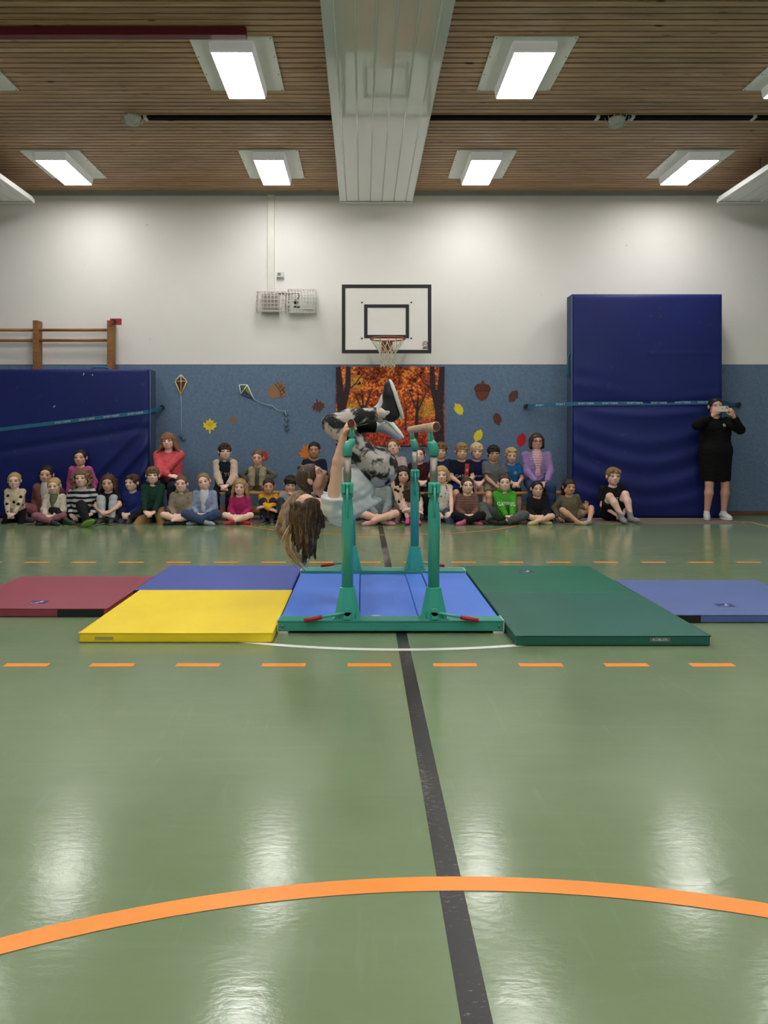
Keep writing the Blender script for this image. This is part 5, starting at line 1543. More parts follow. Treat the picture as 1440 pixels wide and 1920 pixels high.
person('p1', 'person at the left edge with only a pale sleeve and jeans knee in view', GF, head=(-4.90, 9.92, 0.53), pose='cross', look=(0.3, 0, 0), skin=FAIR, hair=('tied', BROWN), top=topp('sweater', (206, 196, 186)), bottom=bott('jeans', JEANS), shoes=shoes((60, 60, 66), (200, 200, 196)))
person('p2', 'person in beige sweater with dark hearts and black trousers sitting at far left', GF, head=(-4.498, 9.92, 0.554), pose='kneel', look=(0.25, -0.05, 0), skin=FAIR, hair=('tied', BLOND), top=topp('sweater', pattern_mat('hearts', (204, 186, 160), (40, 32, 34))), bottom=bott('trousers', BLK), shoes=shoes(BLK, (60, 60, 60)), wr=[(-0.02, -0.24, 0.10), (0.07, -0.25, 0.11)])
person('p3', 'person in dusty pink cardigan over white shirt sitting behind the dungarees child', GF, head=(-4.207, 10.22, 0.622), pose='cross', look=(0.15, -0.1, 0.1), skin=MED, hair=('tied', DBROWN), top=topp('cardigan', (140, 92, 88), inner=cloth((196, 190, 186))), bottom=bott('trousers', (158, 98, 104)), shoes=shoes((50, 46, 50), (180, 176, 172)), an=[(-0.16, -0.30, 0.06), (-0.04, -0.22, 0.05)], arms='down')
person('p4', 'person in olive dungarees over cream shirt and mauve tights on the floor', GF, head=(-3.961, 9.86, 0.489), pose='cross', look=(0.1, -0.1, -0.08), skin=FAIR, hair=('tied', BLOND), top=topp('shirt', (206, 198, 180), inner=cloth((104, 108, 86))), bottom=bott('tights', (146, 94, 104), bag=0.004), shoes=shoes((40, 38, 44), (190, 186, 182), (200, 200, 200)), front=0)
person('p5', 'person in plain pink long-sleeved top kneeling upright behind the striped sweater', GF, head=(-3.776, 10.27, 0.841), pose='kneelup', look=(0.1, -0.02, 0), lean=0.03, skin=MED, hair=('tied', DBROWN), top=topp('top', (176, 86, 130)), bottom=bott('trousers', BLK), arms='down', wr=[(-0.17, -0.02, 0.36), (0.17, -0.02, 0.36)])
person('p6', 'person in black and white striped sweater with green-soled shoe stretched forward', GF, head=(-3.623, 9.90, 0.583), pose='cross', look=(0.1, 0.05, -0.05), skin=FAIR, hair=('curly', (112, 90, 62)), top=topp('sweater', pattern_mat('stripes', (26, 28, 38), (198, 200, 200))), bottom=bott('trousers', (30, 30, 33)), shoes=shoes((44, 60, 40), (122, 168, 56)),
       an=[(-0.12, -0.26, 0.06), (0.19, -0.42, 0.06)], kp=[(-1, -0.4, 0.3), (-0.2, -0.2, 0.5)], td=[(0.9, -0.3, 0), (0.85, -0.25, 0.35)], ud=[(0, -0.3, 0.9), (-0.1, 0.9, 0.4)], wr=[(-0.12, -0.1, 0.1), (0.15, -0.16, 0.12)])
person('p7', 'person in black t-shirt hugging pale grey jeans knees in sneakers', GF, head=(-3.300, 9.96, 0.526), pose='kneesup', look=(0.1, -0.15, 0), lean=0.22, skin=MED, hair=('halfup', BROWN, (140, 104, 70)), top=topp('t_shirt', BLK, 'short'), bottom=bott('jeans', (170, 176, 178)), shoes=shoes((46, 50, 54), (130, 170, 110), (210, 210, 210)), an=[(-0.02, -0.28, 0.07), (0.10, -0.27, 0.07)], kp=[(-0.08, -0.4, 1), (0.08, -0.4, 1)], arms='shin', wr=[(-0.03, -0.30, 0.16), (0.10, -0.32, 0.17)])
person('p8', 'person in royal blue sweater seated between black t-shirt and green sweater', GF, head=(-3.007, 10.02, 0.521), pose='kneesup', look=(-0.35, 0, 0), yaw=-0.25, skin=FAIR, hair=('short', BROWN), top=topp('sweater', (36, 46, 110)), bottom=bott('trousers', (40, 42, 52)), shoes=shoes((50, 50, 58), (120, 120, 124)), an=[(-0.02, -0.20, 0.06), (0.06, -0.22, 0.06)], kp=[(-0.6, -0.6, 0.7), (0.8, -0.4, 0.5)], arms='lap')
person('p9', 'person in dark green sweater and tan trousers kneeling on the floor', GF, head=(-2.714, 9.92, 0.622), pose='kneel', look=(0.25, 0.02, 0), skin=FAIR, hair=('fringe', LBROWN), top=topp('sweater', (28, 58, 46), hood=cloth((44, 46, 54))), bottom=bott('trousers', (158, 124, 78)), shoes=shoes((80, 66, 50), (120, 110, 100)), kp=[(-0.45, -1, 0.1), (0.45, -1, 0.1)], an=[(-0.05, 0.06, 0.045), (0.05, 0.06, 0.045)], wr=[(-0.05, -0.26, 0.12), (0.06, -0.25, 0.12)])
person('p10', 'grown person in coral pink blouse leaning arms on knees beside the wide crash mat', GB, adult=True, head=(-2.62, 10.34, 1.06), seat=SEAT, pose='bench', look=(0.05, 0.0, -0.08), lean=0.16, skin=FAIR, hair=('bangs', AUBURN, (160, 112, 76)), top=topp('blouse', (206, 84, 92), bag=0.016), bottom=bott('trousers', (34, 38, 50)), shoes=shoes((50, 46, 46), (80, 76, 74)), arms='folded', wr=[(0.06, -0.24, 0.17), (-0.09, -0.26, 0.15)], wide=1.12)
person('p11', 'person in beige grey hooded sweatshirt and shorts cross-legged near the bench end', GF, head=(-2.342, 9.92, 0.512), pose='cross', look=(0.05, 0, 0), skin=FAIR, hair=('buzz', LBROWN), top=topp('hoodie', (138, 126, 108), hood=cloth((128, 116, 98)), bag=0.015), bottom=bott('shorts', (70, 64, 58), 'short'), shoes=None, sock=mat('dark_sock', (32, 34, 40), 0.9), arms='lap')
person('p12', 'person with tilted head in blue grey cardigan, white shirt and jeans', GF, head=(-2.053, 9.92, 0.540), pose='cross', look=(0.1, 0, -0.22), skin=FAIR, hair=('tied', DBLOND), top=topp('cardigan', (136, 146, 172), inner=cloth((208, 208, 210))), bottom=bott('jeans', (58, 74, 104), bag=0.018), shoes=None, sock=mat('grey_white_sock', (158, 164, 176), 0.9), front=0)
person('p13', 'person in navy varsity jacket with cream sleeves and lettering on the bench', GB, head=(-1.856, 10.34, 0.917), seat=SEAT, pose='bench', look=(0.3, 0.05, 0), lean=0.2, skin=FAIR, hair=('fringe', DBROWN), top=topp('jacket', (24, 28, 44), bag=0.02, hood=cloth((122, 122, 122)), sleeve_mat=cloth((200, 178, 158))), bottom=bott('trousers', (26, 27, 34)), shoes=shoes((40, 40, 44), (150, 150, 150)), wr=[(-0.02, -0.24, 0.08), (0.07, -0.25, 0.09)])
person('p14', 'person in magenta dress with red and white sneakers sitting cross-legged', GF, head=(-1.584, 9.92, 0.471), pose='cross', look=(0.0, -0.05, 0.05), skin=FAIR, hair=('long', (160, 124, 84), (200, 170, 124)), top=topp('dress', (158, 40, 92)), bottom=bott('dress_skirt', (158, 40, 92), 'short', to=0.45), shoes=shoes((196, 60, 66), (222, 214, 208), (230, 220, 214)), kz=0.35, td=[(0.95, -0.2, 0), (-0.95, -0.2, 0)], ud=[(-0.2, -0.7, 0.6), (0.2, -0.7, 0.6)])
person('p15', 'person in khaki trousers sitting on the bench with knees drawn up', GB, head=(-1.419, 10.38, 0.838), seat=SEAT, pose='benchup', look=(0.0, -0.12, 0.05), lean=0.25, skin=MED, hair=('buzz', LBROWN), top=topp('sweater', (96, 98, 92)), bottom=bott('trousers', (150, 140, 114)), shoes=shoes((56, 56, 50), (196, 180, 70)), kp=[(-0.08, -0.25, 1), (0.08, -0.25, 1)], arms='shin', wr=[(-0.14, -0.1, 0.15), (0.14, -0.1, 0.15)])
person('p16', 'person in yellow sleeved sweater with arms folded over dark patterned knees', GF, head=(-1.223, 9.99, 0.476), pose='kneesup', look=(0.1, -0.08, 0), lean=0.16, skin=TAN, hair=('buzz', DBROWN), top=topp('sweater', (206, 150, 36)), bottom=bott('trousers', pattern_mat('patchwork', (32, 34, 48), (38, 40, 56), (96, 84, 92))), shoes=shoes((40, 52, 76), (206, 172, 60)), arms='folded', wr=[(0.05, -0.33, 0.22), (-0.05, -0.31, 0.26)], kp=[(-0.05, -0.25, 1), (0.05, -0.25, 1)], an=[(-0.05, -0.27, 0.07), (0.07, -0.27, 0.07)])
person('p17', 'person in light grey top holding a hand to the mouth left of the gymnasts', GF, head=(-0.937, 9.96, 0.505), pose='kneesup', look=(0.1, -0.2, 0.1), skin=MED, hair=('fringe', BLACKH), top=topp('sweater', (150, 150, 156)), bottom=bott('trousers', (46, 50, 60)), shoes=shoes((60, 60, 66), (160, 160, 160)), wr=[(-0.1, -0.24, 0.2), (0.03, -0.13, 0.40)], ep=[None, (0.6, -0.4, -1)], hd=[None, (-0.4, 0.2, 0.8)])
person('p18', 'person in plain navy top sitting before the orange leaf on the bench', GB, head=(-0.652, 10.34, 0.938), seat=SEAT, pose='bench', look=(0.0, 0.0, 0), skin=DARK, hair=('buzz', BLACKH), top=topp('t_shirt', (26, 32, 52), 'long'), bottom=bott('trousers', (36, 38, 46)), shoes=shoes((40, 40, 44), (150, 150, 150)))
person('p20', 'person in pale beige t-shirt tilting the head below the tapestry', GB, head=(0.409, 10.34, 0.974), seat=SEAT, pose='bench', look=(-0.1, 0.22, -0.2), lean=0.02, skin=MED, hair=('tied', LBROWN), top=topp('t_shirt', (172, 156, 148), 'short'), bottom=bott('trousers', (70, 70, 76)), shoes=shoes((60, 60, 66), (180, 180, 180)))
person('p21', 'person in cream sweater with small dark hearts left of the far bar post', GF, head=(0.524, 9.98, 0.629), pose='kneel', look=(0.0, -0.08, -0.12), skin=MED, hair=('long', DBROWN), top=topp('sweater', pattern_mat('hearts', (206, 182, 158), (46, 30, 30))), bottom=bott('trousers', (190, 150, 140)), shoes=shoes((206, 140, 150), (220, 200, 200)), wr=[(0.0, -0.22, 0.14), (0.12, -0.20, 0.14)])
person('p22', 'person in grey sleeved top with pink slippers hidden behind the white t-shirt', GF, head=(0.20, 9.92, 0.60), pose='cross', look=(0.1, 0, 0), skin=MED, hair=('tied', BROWN), top=topp('sweater', (126, 136, 136)), bottom=bott('shorts', (96, 100, 104), 'short'), shoes=None, sock=[mat('pink_sock', (206, 150, 156), 0.9)] * 2, wr=[(-0.02, -0.25, 0.11), (0.06, -0.27, 0.11)])
person('p23', 'person with bowed head and pink striped sleeves hugging knees behind the far post', GF, head=(0.636, 9.86, 0.440), pose='kneesup', look=(0.0, -0.75, 0), lean=0.45, skin=FAIR, hair=('headdown', BROWN), top=topp('sweater', pattern_mat('thin_stripes', (216, 168, 172), (206, 196, 196))), bottom=bott('shorts', (28, 28, 30), 'short'), shoes=shoes((206, 70, 120), (40, 36, 40)), arms='folded', wr=[(0.05, -0.32, 0.20), (-0.05, -0.30, 0.23)], no_eyes=False)
person('p24', 'person in maroon sweatshirt with hands clasped between the bar posts', GB, head=(0.760, 10.34, 0.881), seat=SEAT, pose='bench', look=(-0.1, 0, 0), skin=FAIR, hair=('tied', BROWN), top=topp('sweatshirt', (62, 26, 32)), bottom=bott('trousers', (30, 28, 32)), shoes=shoes((40, 40, 44), (150, 150, 150)), wr=[(0.0, -0.16, 0.15), (0.09, -0.17, 0.15)])
person('p25', 'person in plain navy t-shirt on the bench behind the near right post', GB, head=(1.053, 10.34, 0.931), seat=SEAT, pose='bench', look=(-0.1, -0.02, 0), skin=MED, hair=('fringe', LBROWN), top=topp('t_shirt', (28, 40, 76), 'short'), bottom=bott('shorts', (40, 44, 58), 'short'), shoes=shoes((40, 40, 44), (150, 150, 150)))
person('p26', 'person in sleeveless white floral top and jeans kneeling right of the near post', GF, head=(1.020, 9.94, 0.629), pose='kneel', look=(-0.1, -0.02, 0), skin=FAIR, hair=('bob', (178, 142, 92)), top=topp('blouse', pattern_mat('floral', (208, 202, 194), (150, 110, 100), (120, 120, 110)), 'none'), bottom=bott('jeans', (96, 116, 146)), shoes=shoes((120, 120, 124), (180, 180, 180)), wr=[(-0.08, -0.2, 0.12), (0.12, -0.22, 0.12)])
person('p27', 'person in dark football shirt with red side panel and white lettering', GB, head=(1.325, 10.27, 0.925), seat=SEAT, pose='bench', look=(0.0, -0.05, 0), skin=MED, hair=('fringe', DBLOND), top=topp('football_shirt', (20, 24, 40), 'short'), bottom=bott('shorts', (30, 44, 96), 'short'), shoes=shoes((50, 50, 56), (160, 160, 160)))
person('p28', 'person in purple blue football shirt with white lettering and pale shorts', GB, head=(1.548, 10.42, 0.922), seat=SEAT, pose='bench', look=(0.0, -0.05, 0), skin=FAIR, hair=('fringe', (196, 172, 130)), top=topp('football_shirt', (36, 36, 88), 'short'), bottom=bott('shorts', (206, 180, 180), 'short'), shoes=shoes((50, 50, 56), (160, 160, 160)), sock=mat('dark_sock', (32, 34, 40), 0.9), sock_h=0.10)
person('p29', 'person in grey t-shirt and khaki shorts on the bench', GB, head=(1.754, 10.29, 0.896), seat=SEAT, pose='bench', look=(0.0, -0.05, 0), skin=TAN, hair=('fringe', BLACKH), top=topp('t_shirt', (98, 100, 104), 'short', bag=0.016), bottom=bott('shorts', (120, 110, 92), 'short'), shoes=shoes((50, 50, 56), (160, 160, 160)), sock=mat('dark_sock', (32, 34, 40), 0.9), sock_h=0.10, wr=[(0.0, -0.2, 0.10), (0.15, -0.2, 0.09)])
person('p30', 'person in bright blue sports shirt with round crest on the bench', GB, head=(2.010, 10.38, 0.865), seat=SEAT, pose='bench', look=(-0.05, -0.08, 0.05), lean=0.2, skin=MED, hair=('short', BLOND), top=topp('sports_shirt', (30, 98, 158), 'short'), bottom=bott('shorts', (40, 40, 48), 'short'), shoes=shoes((50, 50, 56), (160, 160, 160)), wr=[(-0.0, -0.24, 0.13), (0.08, -0.24, 0.13)])
person('p31', 'person in brown striped sweater and black trousers in front of the football shirts', GF, head=(1.350, 9.92, 0.492), pose='cross', look=(0.05, 0, 0), skin=FAIR, hair=('tied', BROWN), top=topp('sweater', pattern_mat('thin_stripes', (122, 90, 78), (96, 70, 62))), bottom=bott('trousers', BLK), shoes=shoes((196, 90, 130), (40, 36, 40)))
person('p32', 'person in bright green hooded sweatshirt with white lettering', GF, head=(1.832, 9.92, 0.526), pose='cross', look=(-0.1, 0.05, -0.05), skin=FAIR, hair=('buzz', BROWN), top=topp('hoodie', (70, 148, 48), hood=cloth((62, 134, 42)), bag=0.014), bottom=bott('trousers', (86, 90, 88), bag=0.016), shoes=None, sock=mat('dark_sock', (30, 30, 34), 0.9), an=[(-0.24, -0.30, 0.06), (-0.02, -0.30, 0.05)], kp=[(-0.9, -0.3, 0.5), (1, -0.4, 0.25)], td=[(0.5, -0.85, 0.1), (-0.9, -0.3, 0)], wr=[(0.0, -0.29, 0.08), (0.06, -0.30, 0.10)])
person('p33', 'grown person with glasses in lilac cardigan and jeans by the tall crash mat', GB, adult=True, head=(2.343, 10.34, 1.053), seat=SEAT, pose='bench', look=(-0.02, 0.03, 0), lean=0.1, skin=(206, 162, 142), hair=('bob', (62, 42, 32)), top=topp('cardigan', (142, 116, 164), inner=pattern_mat('thin_stripes', (206, 150, 160), (214, 210, 212))), bottom=bott('jeans', (44, 60, 92)), shoes=shoes((40, 40, 44), (120, 120, 120)), wr=[(-0.03, -0.2, 0.10), (0.07, -0.21, 0.10)])
person('p34', 'person in black printed top with yellow white sneakers cross-legged before the jeans', GF, head=(2.253, 9.92, 0.450), pose='cross', look=(0.0, -0.05, 0), skin=MED, hair=('tied', BLACKH), top=topp('top', (28, 27, 30)), bottom=bott('shorts', (30, 30, 34), 'short'), shoes=shoes((214, 196, 140), (222, 218, 206), (230, 226, 214)), kz=0.3, td=[(0.95, -0.2, 0), (-0.95, -0.2, 0)], ud=[(-0.2, -0.6, 0.7), (0.2, -0.6, 0.7)])
person('p35', 'person in olive sweater raising one hand at the end of the floor row', GF, head=(2.673, 9.94, 0.471), pose='cross', look=(0.1, -0.05, 0.05), side=-0.1, skin=TAN, hair=('longback', DBROWN), top=topp('sweater', (104, 96, 76)), bottom=bott('shorts', (136, 122, 108), 'short', to=0.5), shoes=None, sock=[mat('tan_sock', (190, 156, 116), 0.9), mat('grey_sock', (160, 164, 166), 0.9)], wr=[(-0.2, -0.08, 0.08), (0.20, -0.16, 0.24)], ep=[None, (0.5, 0.2, -1)], hd=[None, (0.05, -0.1, 1)], hn=[(0, 0, -1), (-0.3, -1, 0)], an=[(0.02, -0.34, 0.05), (0.20, -0.33, 0.055)], kp=[(-0.8, -0.4, 0.7), (1, -0.3, 0.8)])
person('p36', 'person in black t-shirt and grey socks sitting alone before the tall mat', GF, head=(3.304, 10.12, 0.599), pose='kneesup', look=(-0.05, 0, 0.03), lean=0.16, skin=FAIR, hair=('mop', DBLOND), top=topp('t_shirt', BLK, 'short'), bottom=bott('shorts', (26, 26, 30), 'short'), shoes=None, sock=mat('grey_sock', (128, 128, 128), 0.9), sock_h=0.11, an=[(0.04, -0.27, 0.07), (0.15, -0.25, 0.07)], kp=[(-0.2, -0.5, 1), (0.15, -0.5, 1)], wr=[(-0.02, -0.17, 0.10), (0.09, -0.17, 0.10)], td=[(0.0, -1, 0), (0.5, -0.85, 0.1)])

def dress_skirt(sd, J, q):
    Hc = J['Hc']
    sd.ell(Hc + np.array((0, 0, 0.02)), (0.205, 0.165, 0.16), None, 0.06)
    sd.cone(Hc + np.array((-0.05, 0, 0)), np.array((-0.045, 0, 0.53)), 0.165, 0.15, 0.04, True)
    sd.cone(Hc + np.array((0.05, 0, 0)), np.array((0.045, 0, 0.53)), 0.165, 0.15, 0.04, True)
person('p37', 'grown person in black dress and white trainers standing and filming with a phone', None, adult=True, head=(4.735, 10.30, 1.525), seat=0.0, pose='stand', look=(-0.1, -0.04, 0.0), lean=0.0, skin=(206, 158, 138), hair=('tied', BLACKH), top=topp('dress', (14, 14, 16), skirt=dress_skirt, bag=0.014), bottom=dict(mat=None, len='short'), shoes=shoes((206, 206, 204), (222, 222, 220), (226, 226, 226)), wide=1.22,
       wabs=[(-0.17, -0.30, -0.13), (0.09, -0.31, -0.14)], ep=[(-1.0, -0.1, -0.55), (0.7, -0.3, -1.0)], hd=[(0.25, -0.15, 1), (-0.45, -0.15, 1)], hn=[(0.6, 1, 0.0), (-0.6, 1, 0.0)], ht=[(1, 0, 0.4), (-1, 0, 0.4)], curl=0.75, vox=0.0058)

# prints and accessories
WINK = (206, 208, 210)
def pr(k_, *a, **kw):
    root, J, shirt, SV = FIG[k_]; return print_on(shirt, SV, root, *a, J=J, **kw)
pr('p27', 'QATAR', 0.055, 0.42, WINK, dx=0.0); pr('p28', 'Emirates', 0.05, 0.42, WINK)
pr('p32', 'GAMING', 0.058, 0.62, (214, 220, 206)); pr('p13', 'YC', 0.075, 0.52, (176, 140, 90), dx=0.05); pr('p13', 'NEW', 0.03, 0.6, (186, 186, 190), dx=-0.06)
pr('p36', 'LIFT', 0.05, 0.62, WINK); pr('p37', '\u273f', 0.06, 0.8, WINK, dx=0.07)
pr('p30', '\u25cf', 0.06, 0.66, (150, 150, 120), dx=0.045)
root, J, shirt, SV = FIG['p27']
gu, gv = np.meshgrid(np.linspace(-0.028, 0.028, 6), np.linspace(-0.085, 0.085, 10))
gi = np.arange(60).reshape(10, 6)
print_on(shirt, SV, root, (np.stack([(gu + gv * 0.12).ravel(), gv.ravel(), gu.ravel() * 0], 1), [tuple(int(x_) for x_ in q_) for q_ in np.stack([gi[:-1, :-1], gi[:-1, 1:], gi[1:, 1:], gi[1:, :-1]], -1).reshape(-1, 4)]), 1, 0.66, (170, 34, 48), J, 'red_panel', dx=0.06)
print_on(shirt, SV, root, '\u25cf', 0.05, 0.66, (214, 206, 200), J, 'crest', dx=0.06)
# glasses on the lilac cardigan figure
root, J, _, _ = FIG['p33']; C, R, H = J['C'], J['R'], J['H']
gl = MB(); P_ = lambda x, y, z: tuple(C + R @ (np.array((x, y, z)) * H))
for s in (-1, 1):
    gl.tube([P_(s * 0.155 + 0.115 * math.cos(a), -0.47, -0.01 + 0.085 * math.sin(a)) for a in [2 * PI * q_ / 16 for q_ in range(16)]], 0.0028, 6, closed=True)
    gl.tube([P_(s * 0.27, -0.46, 0.02), P_(s * 0.38, -0.2, 0.02), P_(s * 0.40, 0.05, 0.02)], 0.0028, 6)
gl.tube([P_(-0.04, -0.47, 0.01), P_(0.04, -0.47, 0.01)], 0.0028, 6)
gl.build('glasses', M_BLACK, root)
# cardigan buttons
u_ = J['Tr'][:, 2]; fw = -J['Tr'][:, 1]
# phone held by the standing figure
root, J, _, _ = FIG['p37']; C = J['C'] + np.array(root.location)
ph = empty('phone', tuple(C + np.array((-0.065, -0.335, -0.045))), 'white smartphone held up sideways in front of a face', 'phone')
MB().box(-0.075, 0.075, -0.005, 0.005, -0.037, 0.037).build('phone_case', mat('white_phone_shell', (220, 216, 204), 0.35), ph, 0.004, 3)
MB().box(0.035, 0.068, -0.0075, -0.004, 0.0, 0.033).build('camera_bump', mat('pale_camera_bump', (200, 196, 186), 0.3), ph, 0.003)
for dx, dz in ((0.045, 0.024), (0.058, 0.010)):
    MB().lathe((dx, -0.0075, dz), [(0.0065, 0), (0.0065, -0.002), (0.003, -0.0025)], 12, axis='y').build('camera_lens', M_BLACK, ph)
MB().lathe((-0.005, -0.005, 0.0), [(0.007, 0), (0.0065, -0.0008)], 12, axis='y').build('shell_mark', mat('grey_mark', (90, 88, 86), 0.5), ph)
# ------------------------------------------------------------------ the two gymnasts hanging by their knees
def basis(fwd, up):
    z = nv(up); y = -nv(np.array(fwd) - z * (np.array(fwd) @ z)); x = np.cross(y, z)
    return np.stack([x, y, z], 1)
def gymnast(label, o, Hc, Sc, hipw, shw, kn, an, wr, ep, C, R, H, td, ud, q, ua, fa, sp, fz, hz):
    o = np.array(o, float); A = lambda p: np.array(p, float) - o
    Hc, Sc, C = A(Hc), A(Sc), A(C); u = nv(Sc - Hc)
    fwd = np.array((-0.58, 0, 0.81)); Tr = basis(fwd, u)
    xr = Tr[:, 0]; J = dict(q=q, H=H, C=C, R=R, Tr=Tr, Hc=Hc, Sc=Sc, hp=[], kn=[], an=[], td=td, ud=ud, sh=[], el=[], wr=[], hd=[], hn=[], ht=[], curl=[1.25, 1.25], hz=hz, fz=fz)
    for i, s in enumerate((-1, 1)):
        J['hp'].append(Hc + xr * s * hipw); J['kn'].append(A(kn[i])); J['an'].append(A(an[i]))
        sj = Sc + xr * s * shw; J['sh'].append(sj)
        e, w_ = ik(sj, A(wr[i]), ua, fa, np.array(ep, float)); J['el'].append(e); J['wr'].append(w_)
        J['hd'].append(np.array((0.28, 0, 0.95))); J['hn'].append(np.array((1.0, 0, -0.2))); J['ht'].append(np.array((0, -1.0 if i == 0 else 1.0, 0)))
    root = empty('person', tuple(o), label, 'person', 'gymnasts on the parallel bars')
    shirt, SV, body = dress_and_link(root, J, sp)
    return root, J, shirt
def strands_front(hs, C, R, H):
    r = np.random.default_rng(3)
    for i in range(70):
        th = r.uniform(0, 2 * PI); rad = r.uniform(0.15, 0.46)
        p = C + R @ (np.array((rad * math.sin(th), 0.06 + rad * 1.1 * math.cos(th), r.uniform(-0.1, 0.32))) * H)
        if (R.T @ (p - C))[1] < -0.26 * H: continue
        ln = r.uniform(0.15, 0.27); sx = r.uniform(-0.03, 0.05) - 0.35 * (p[0] - C[0])
        m = p + np.array((sx * 0.4, r.uniform(-0.01, 0.01), -ln * 0.5)); e = p + np.array((sx - 0.01, r.uniform(-0.02, 0.02), -ln))
        w0 = r.uniform(0.016, 0.026)
        hs.cone(p, m, w0, w0 * 0.8, 0.012); hs.cone(m, e, w0 * 0.8, 0.0045, 0.012)
def loose_hem(sd, J, q):
    Sc, Hc, xr = J['Sc'], J['Hc'], J['Tr'][:, 0]
    for s in (-0.085, 0.0, 0.085):
        a = Sc + np.array((0.05, 0, -0.03)) + xr * s; b = np.array((0.165 - 0.25 * abs(s), s * 1.1, 0.728 - 0.05 * abs(s)))
        sd.cone(a, b, 0.078, 0.016, 0.04)
        c = np.array((0.06, s, 0.70)); sd.cone(a, c, 0.085, 0.022, 0.04)
def glute(sd, J, q):
    sd.ell(J['Hc'] + np.array((0.018, 0, -0.022)), (0.150, 0.125, 0.125), J['Tr'], 0.05)
tie = pattern_mat('tiedye', (196, 186, 182), (44, 48, 46), (112, 112, 110))
o = (-0.06, 4.93, 0.0)
Rh = basis((-0.45, 0.85, 0.15), (-0.42, -0.12, -0.90))
root, J, shirt = gymnast('person in tie-dye leggings and white t-shirt hanging by the knees from the rail', o, (0.085, 4.93, 0.955), (-0.185, 4.93, 0.690), 0.075, 0.130,
    [(-0.195, 4.83, 1.215), (-0.195, 5.03, 1.215)], [(0.155, 4.84, 1.290), (0.150, 5.00, 1.285)], [(-0.118, 4.74, 1.135), (-0.118, 5.12, 1.135)], (-0.9, -0.3, 0.2),
    (-0.372, 4.95, 0.655), Rh, 0.215, [np.array((-0.34, -0.05, 1.0)), np.array((-0.3, 0.05, 1.0))], [np.array((-1.0, 0, -0.36)), np.array((-1.0, 0, -0.36))], 1.16, 0.235, 0.215,
    dict(vox=0.0056, cvox=0.0075, hvox=0.006, fvox=0.006, skin=(230, 186, 160), hair=('longback', (66, 48, 36), (158, 130, 100)), hair_extra=strands_front,
         top=dict(name='t_shirt', mat=cloth((206, 212, 214)), sleeve='short', bag=0.019, wr=0.003, crop=True, skirt=loose_hem, frac=0.30), bottom=dict(name='leggings', mat=tie, len='long', bag=0.006, to=0.82, ankle=True, wr=0.0015, glute=glute),
         sock=mat('white_sock', (216, 212, 206), 0.9), sock_h=0.015, shoes=[mat('black_sneaker', (20, 20, 22), 0.6), mat('white_rubber_sole', (214, 214, 208), 0.5), mat('white_laces', (206, 206, 200), 0.7)]), 1.05, 1.0)
hair_o = [c_ for c_ in root.children if c_.name.startswith('hair')][0]
r = np.random.default_rng(4); wm = MB(); C_ = J['C']
for i in range(44):
    p = C_ + np.array((-0.065 + r.uniform(-0.03, 0.03), r.uniform(-0.03, 0.05), -0.08 + r.uniform(-0.03, 0.03)))
    m_ = p + np.array((-0.05 + r.uniform(-0.02, 0.02), 0, -0.10)); n2 = m_ + np.array((0.005 + r.uniform(-0.015, 0.015), 0, -0.08)); e_ = n2 + np.array((0.085 + r.uniform(-0.03, 0.02), 0, -0.09 + r.uniform(-0.03, 0.03)))
    wm.tube([tuple(p), tuple(p * 0.4 + m_ * 0.6 + np.array((-0.008, 0, 0))), tuple(m_), tuple(n2), tuple(n2 * 0.5 + e_ * 0.5 + np.array((-0.01, 0, -0.005))), tuple(e_)], [0.003, 0.003, 0.0026, 0.0024, 0.002, 0.001], 5)
w_o = wm.build('loose_strands', hair_mat((196, 174, 138), (226, 210, 180)), hair_o); w_o['kind'] = 'stuff'
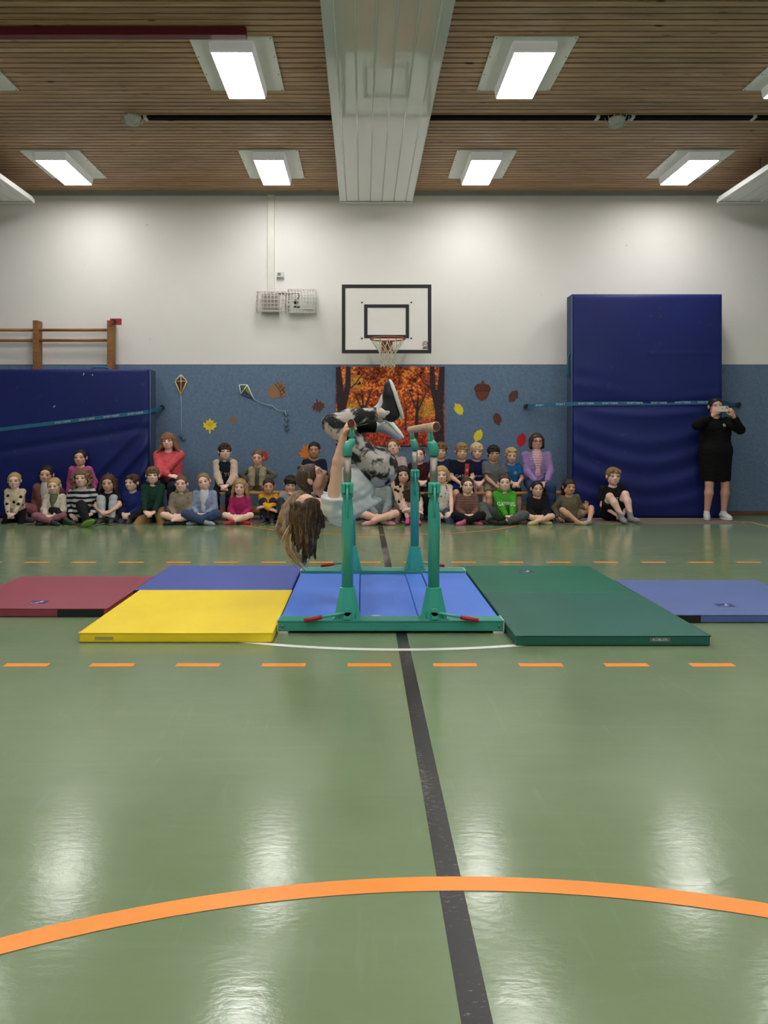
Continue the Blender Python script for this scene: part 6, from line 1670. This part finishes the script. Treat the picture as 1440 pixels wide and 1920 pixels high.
def strands_rear(hs, C, R, H):
    r = np.random.default_rng(8)
    root_ = C + R @ (np.array((0, 0.5, -0.18)) * H)
    for i in range(26):
        j = r.uniform(-0.02, 0.02, 3)
        a = root_ + j * 0.6; b = a + np.array((-0.055, 0, -0.05)) + j; c = b + np.array((-0.05, 0, -0.09)) + j * 1.3; d = c + np.array((0.0, 0, -0.10)) + j * 2; e = d + np.array((0.05 + j[0], 0, -0.06 - abs(j[2]) * 3))
        hs.cone(a, b, 0.016, 0.018, 0.012); hs.cone(b, c, 0.018, 0.016, 0.012); hs.cone(c, d, 0.016, 0.012, 0.012); hs.cone(d, e, 0.012, 0.004, 0.01)
o2 = (-0.06, 5.5, 0.0)
Rr = basis((0.78, -0.16, 0.62), (-0.62, 0.0, 0.78))
root2, J2, shirt2 = gymnast('person in black sleeves and white sneakers hanging behind the tie-dye leggings', o2, (0.085, 5.5, 0.95), (-0.225, 5.5, 0.705), 0.07, 0.125,
    [(-0.165, 5.42, 1.20), (-0.165, 5.58, 1.20)], [(0.098, 5.42, 1.30), (0.13, 5.60, 1.205)], [(-0.118, 5.34, 1.135), (-0.118, 5.66, 1.135)], (0.9, 0, 0.2),
    (-0.355, 5.48, 0.835), Rr, 0.212, [np.array((0.12, 0, 1.0)), np.array((0.62, -0.2, -0.75))], [np.array((-1.0, 0.1, 0.1)), np.array((-0.75, 0.2, -0.65))], 1.1, 0.23, 0.21,
    dict(vox=0.0056, cvox=0.008, hvox=0.006, fvox=0.0065, skin=(222, 176, 152), hair=('bun', (70, 54, 44), (150, 126, 100)), hair_parts=[('ponytail', strands_rear, (150, 124, 96), (206, 184, 150))],
         top=dict(name='t_shirt', mat=pattern_mat('patchwork', (60, 96, 74), (120, 140, 120), (40, 60, 50)), sleeve='long', sleeve_mat=cloth((22, 22, 26)), bag=0.012), bottom=dict(name='leggings', mat=cloth((22, 22, 25)), len='long', bag=0.006, to=0.9, ankle=True),
         sock=mat('white_sock', (216, 212, 206), 0.9), sock_h=0.03, shoes=[mat('pale_sneaker', (196, 198, 198), 0.6), mat('white_rubber_sole', (214, 214, 208), 0.5), mat('white_laces', (206, 206, 200), 0.7)]), 1.0, 0.95)
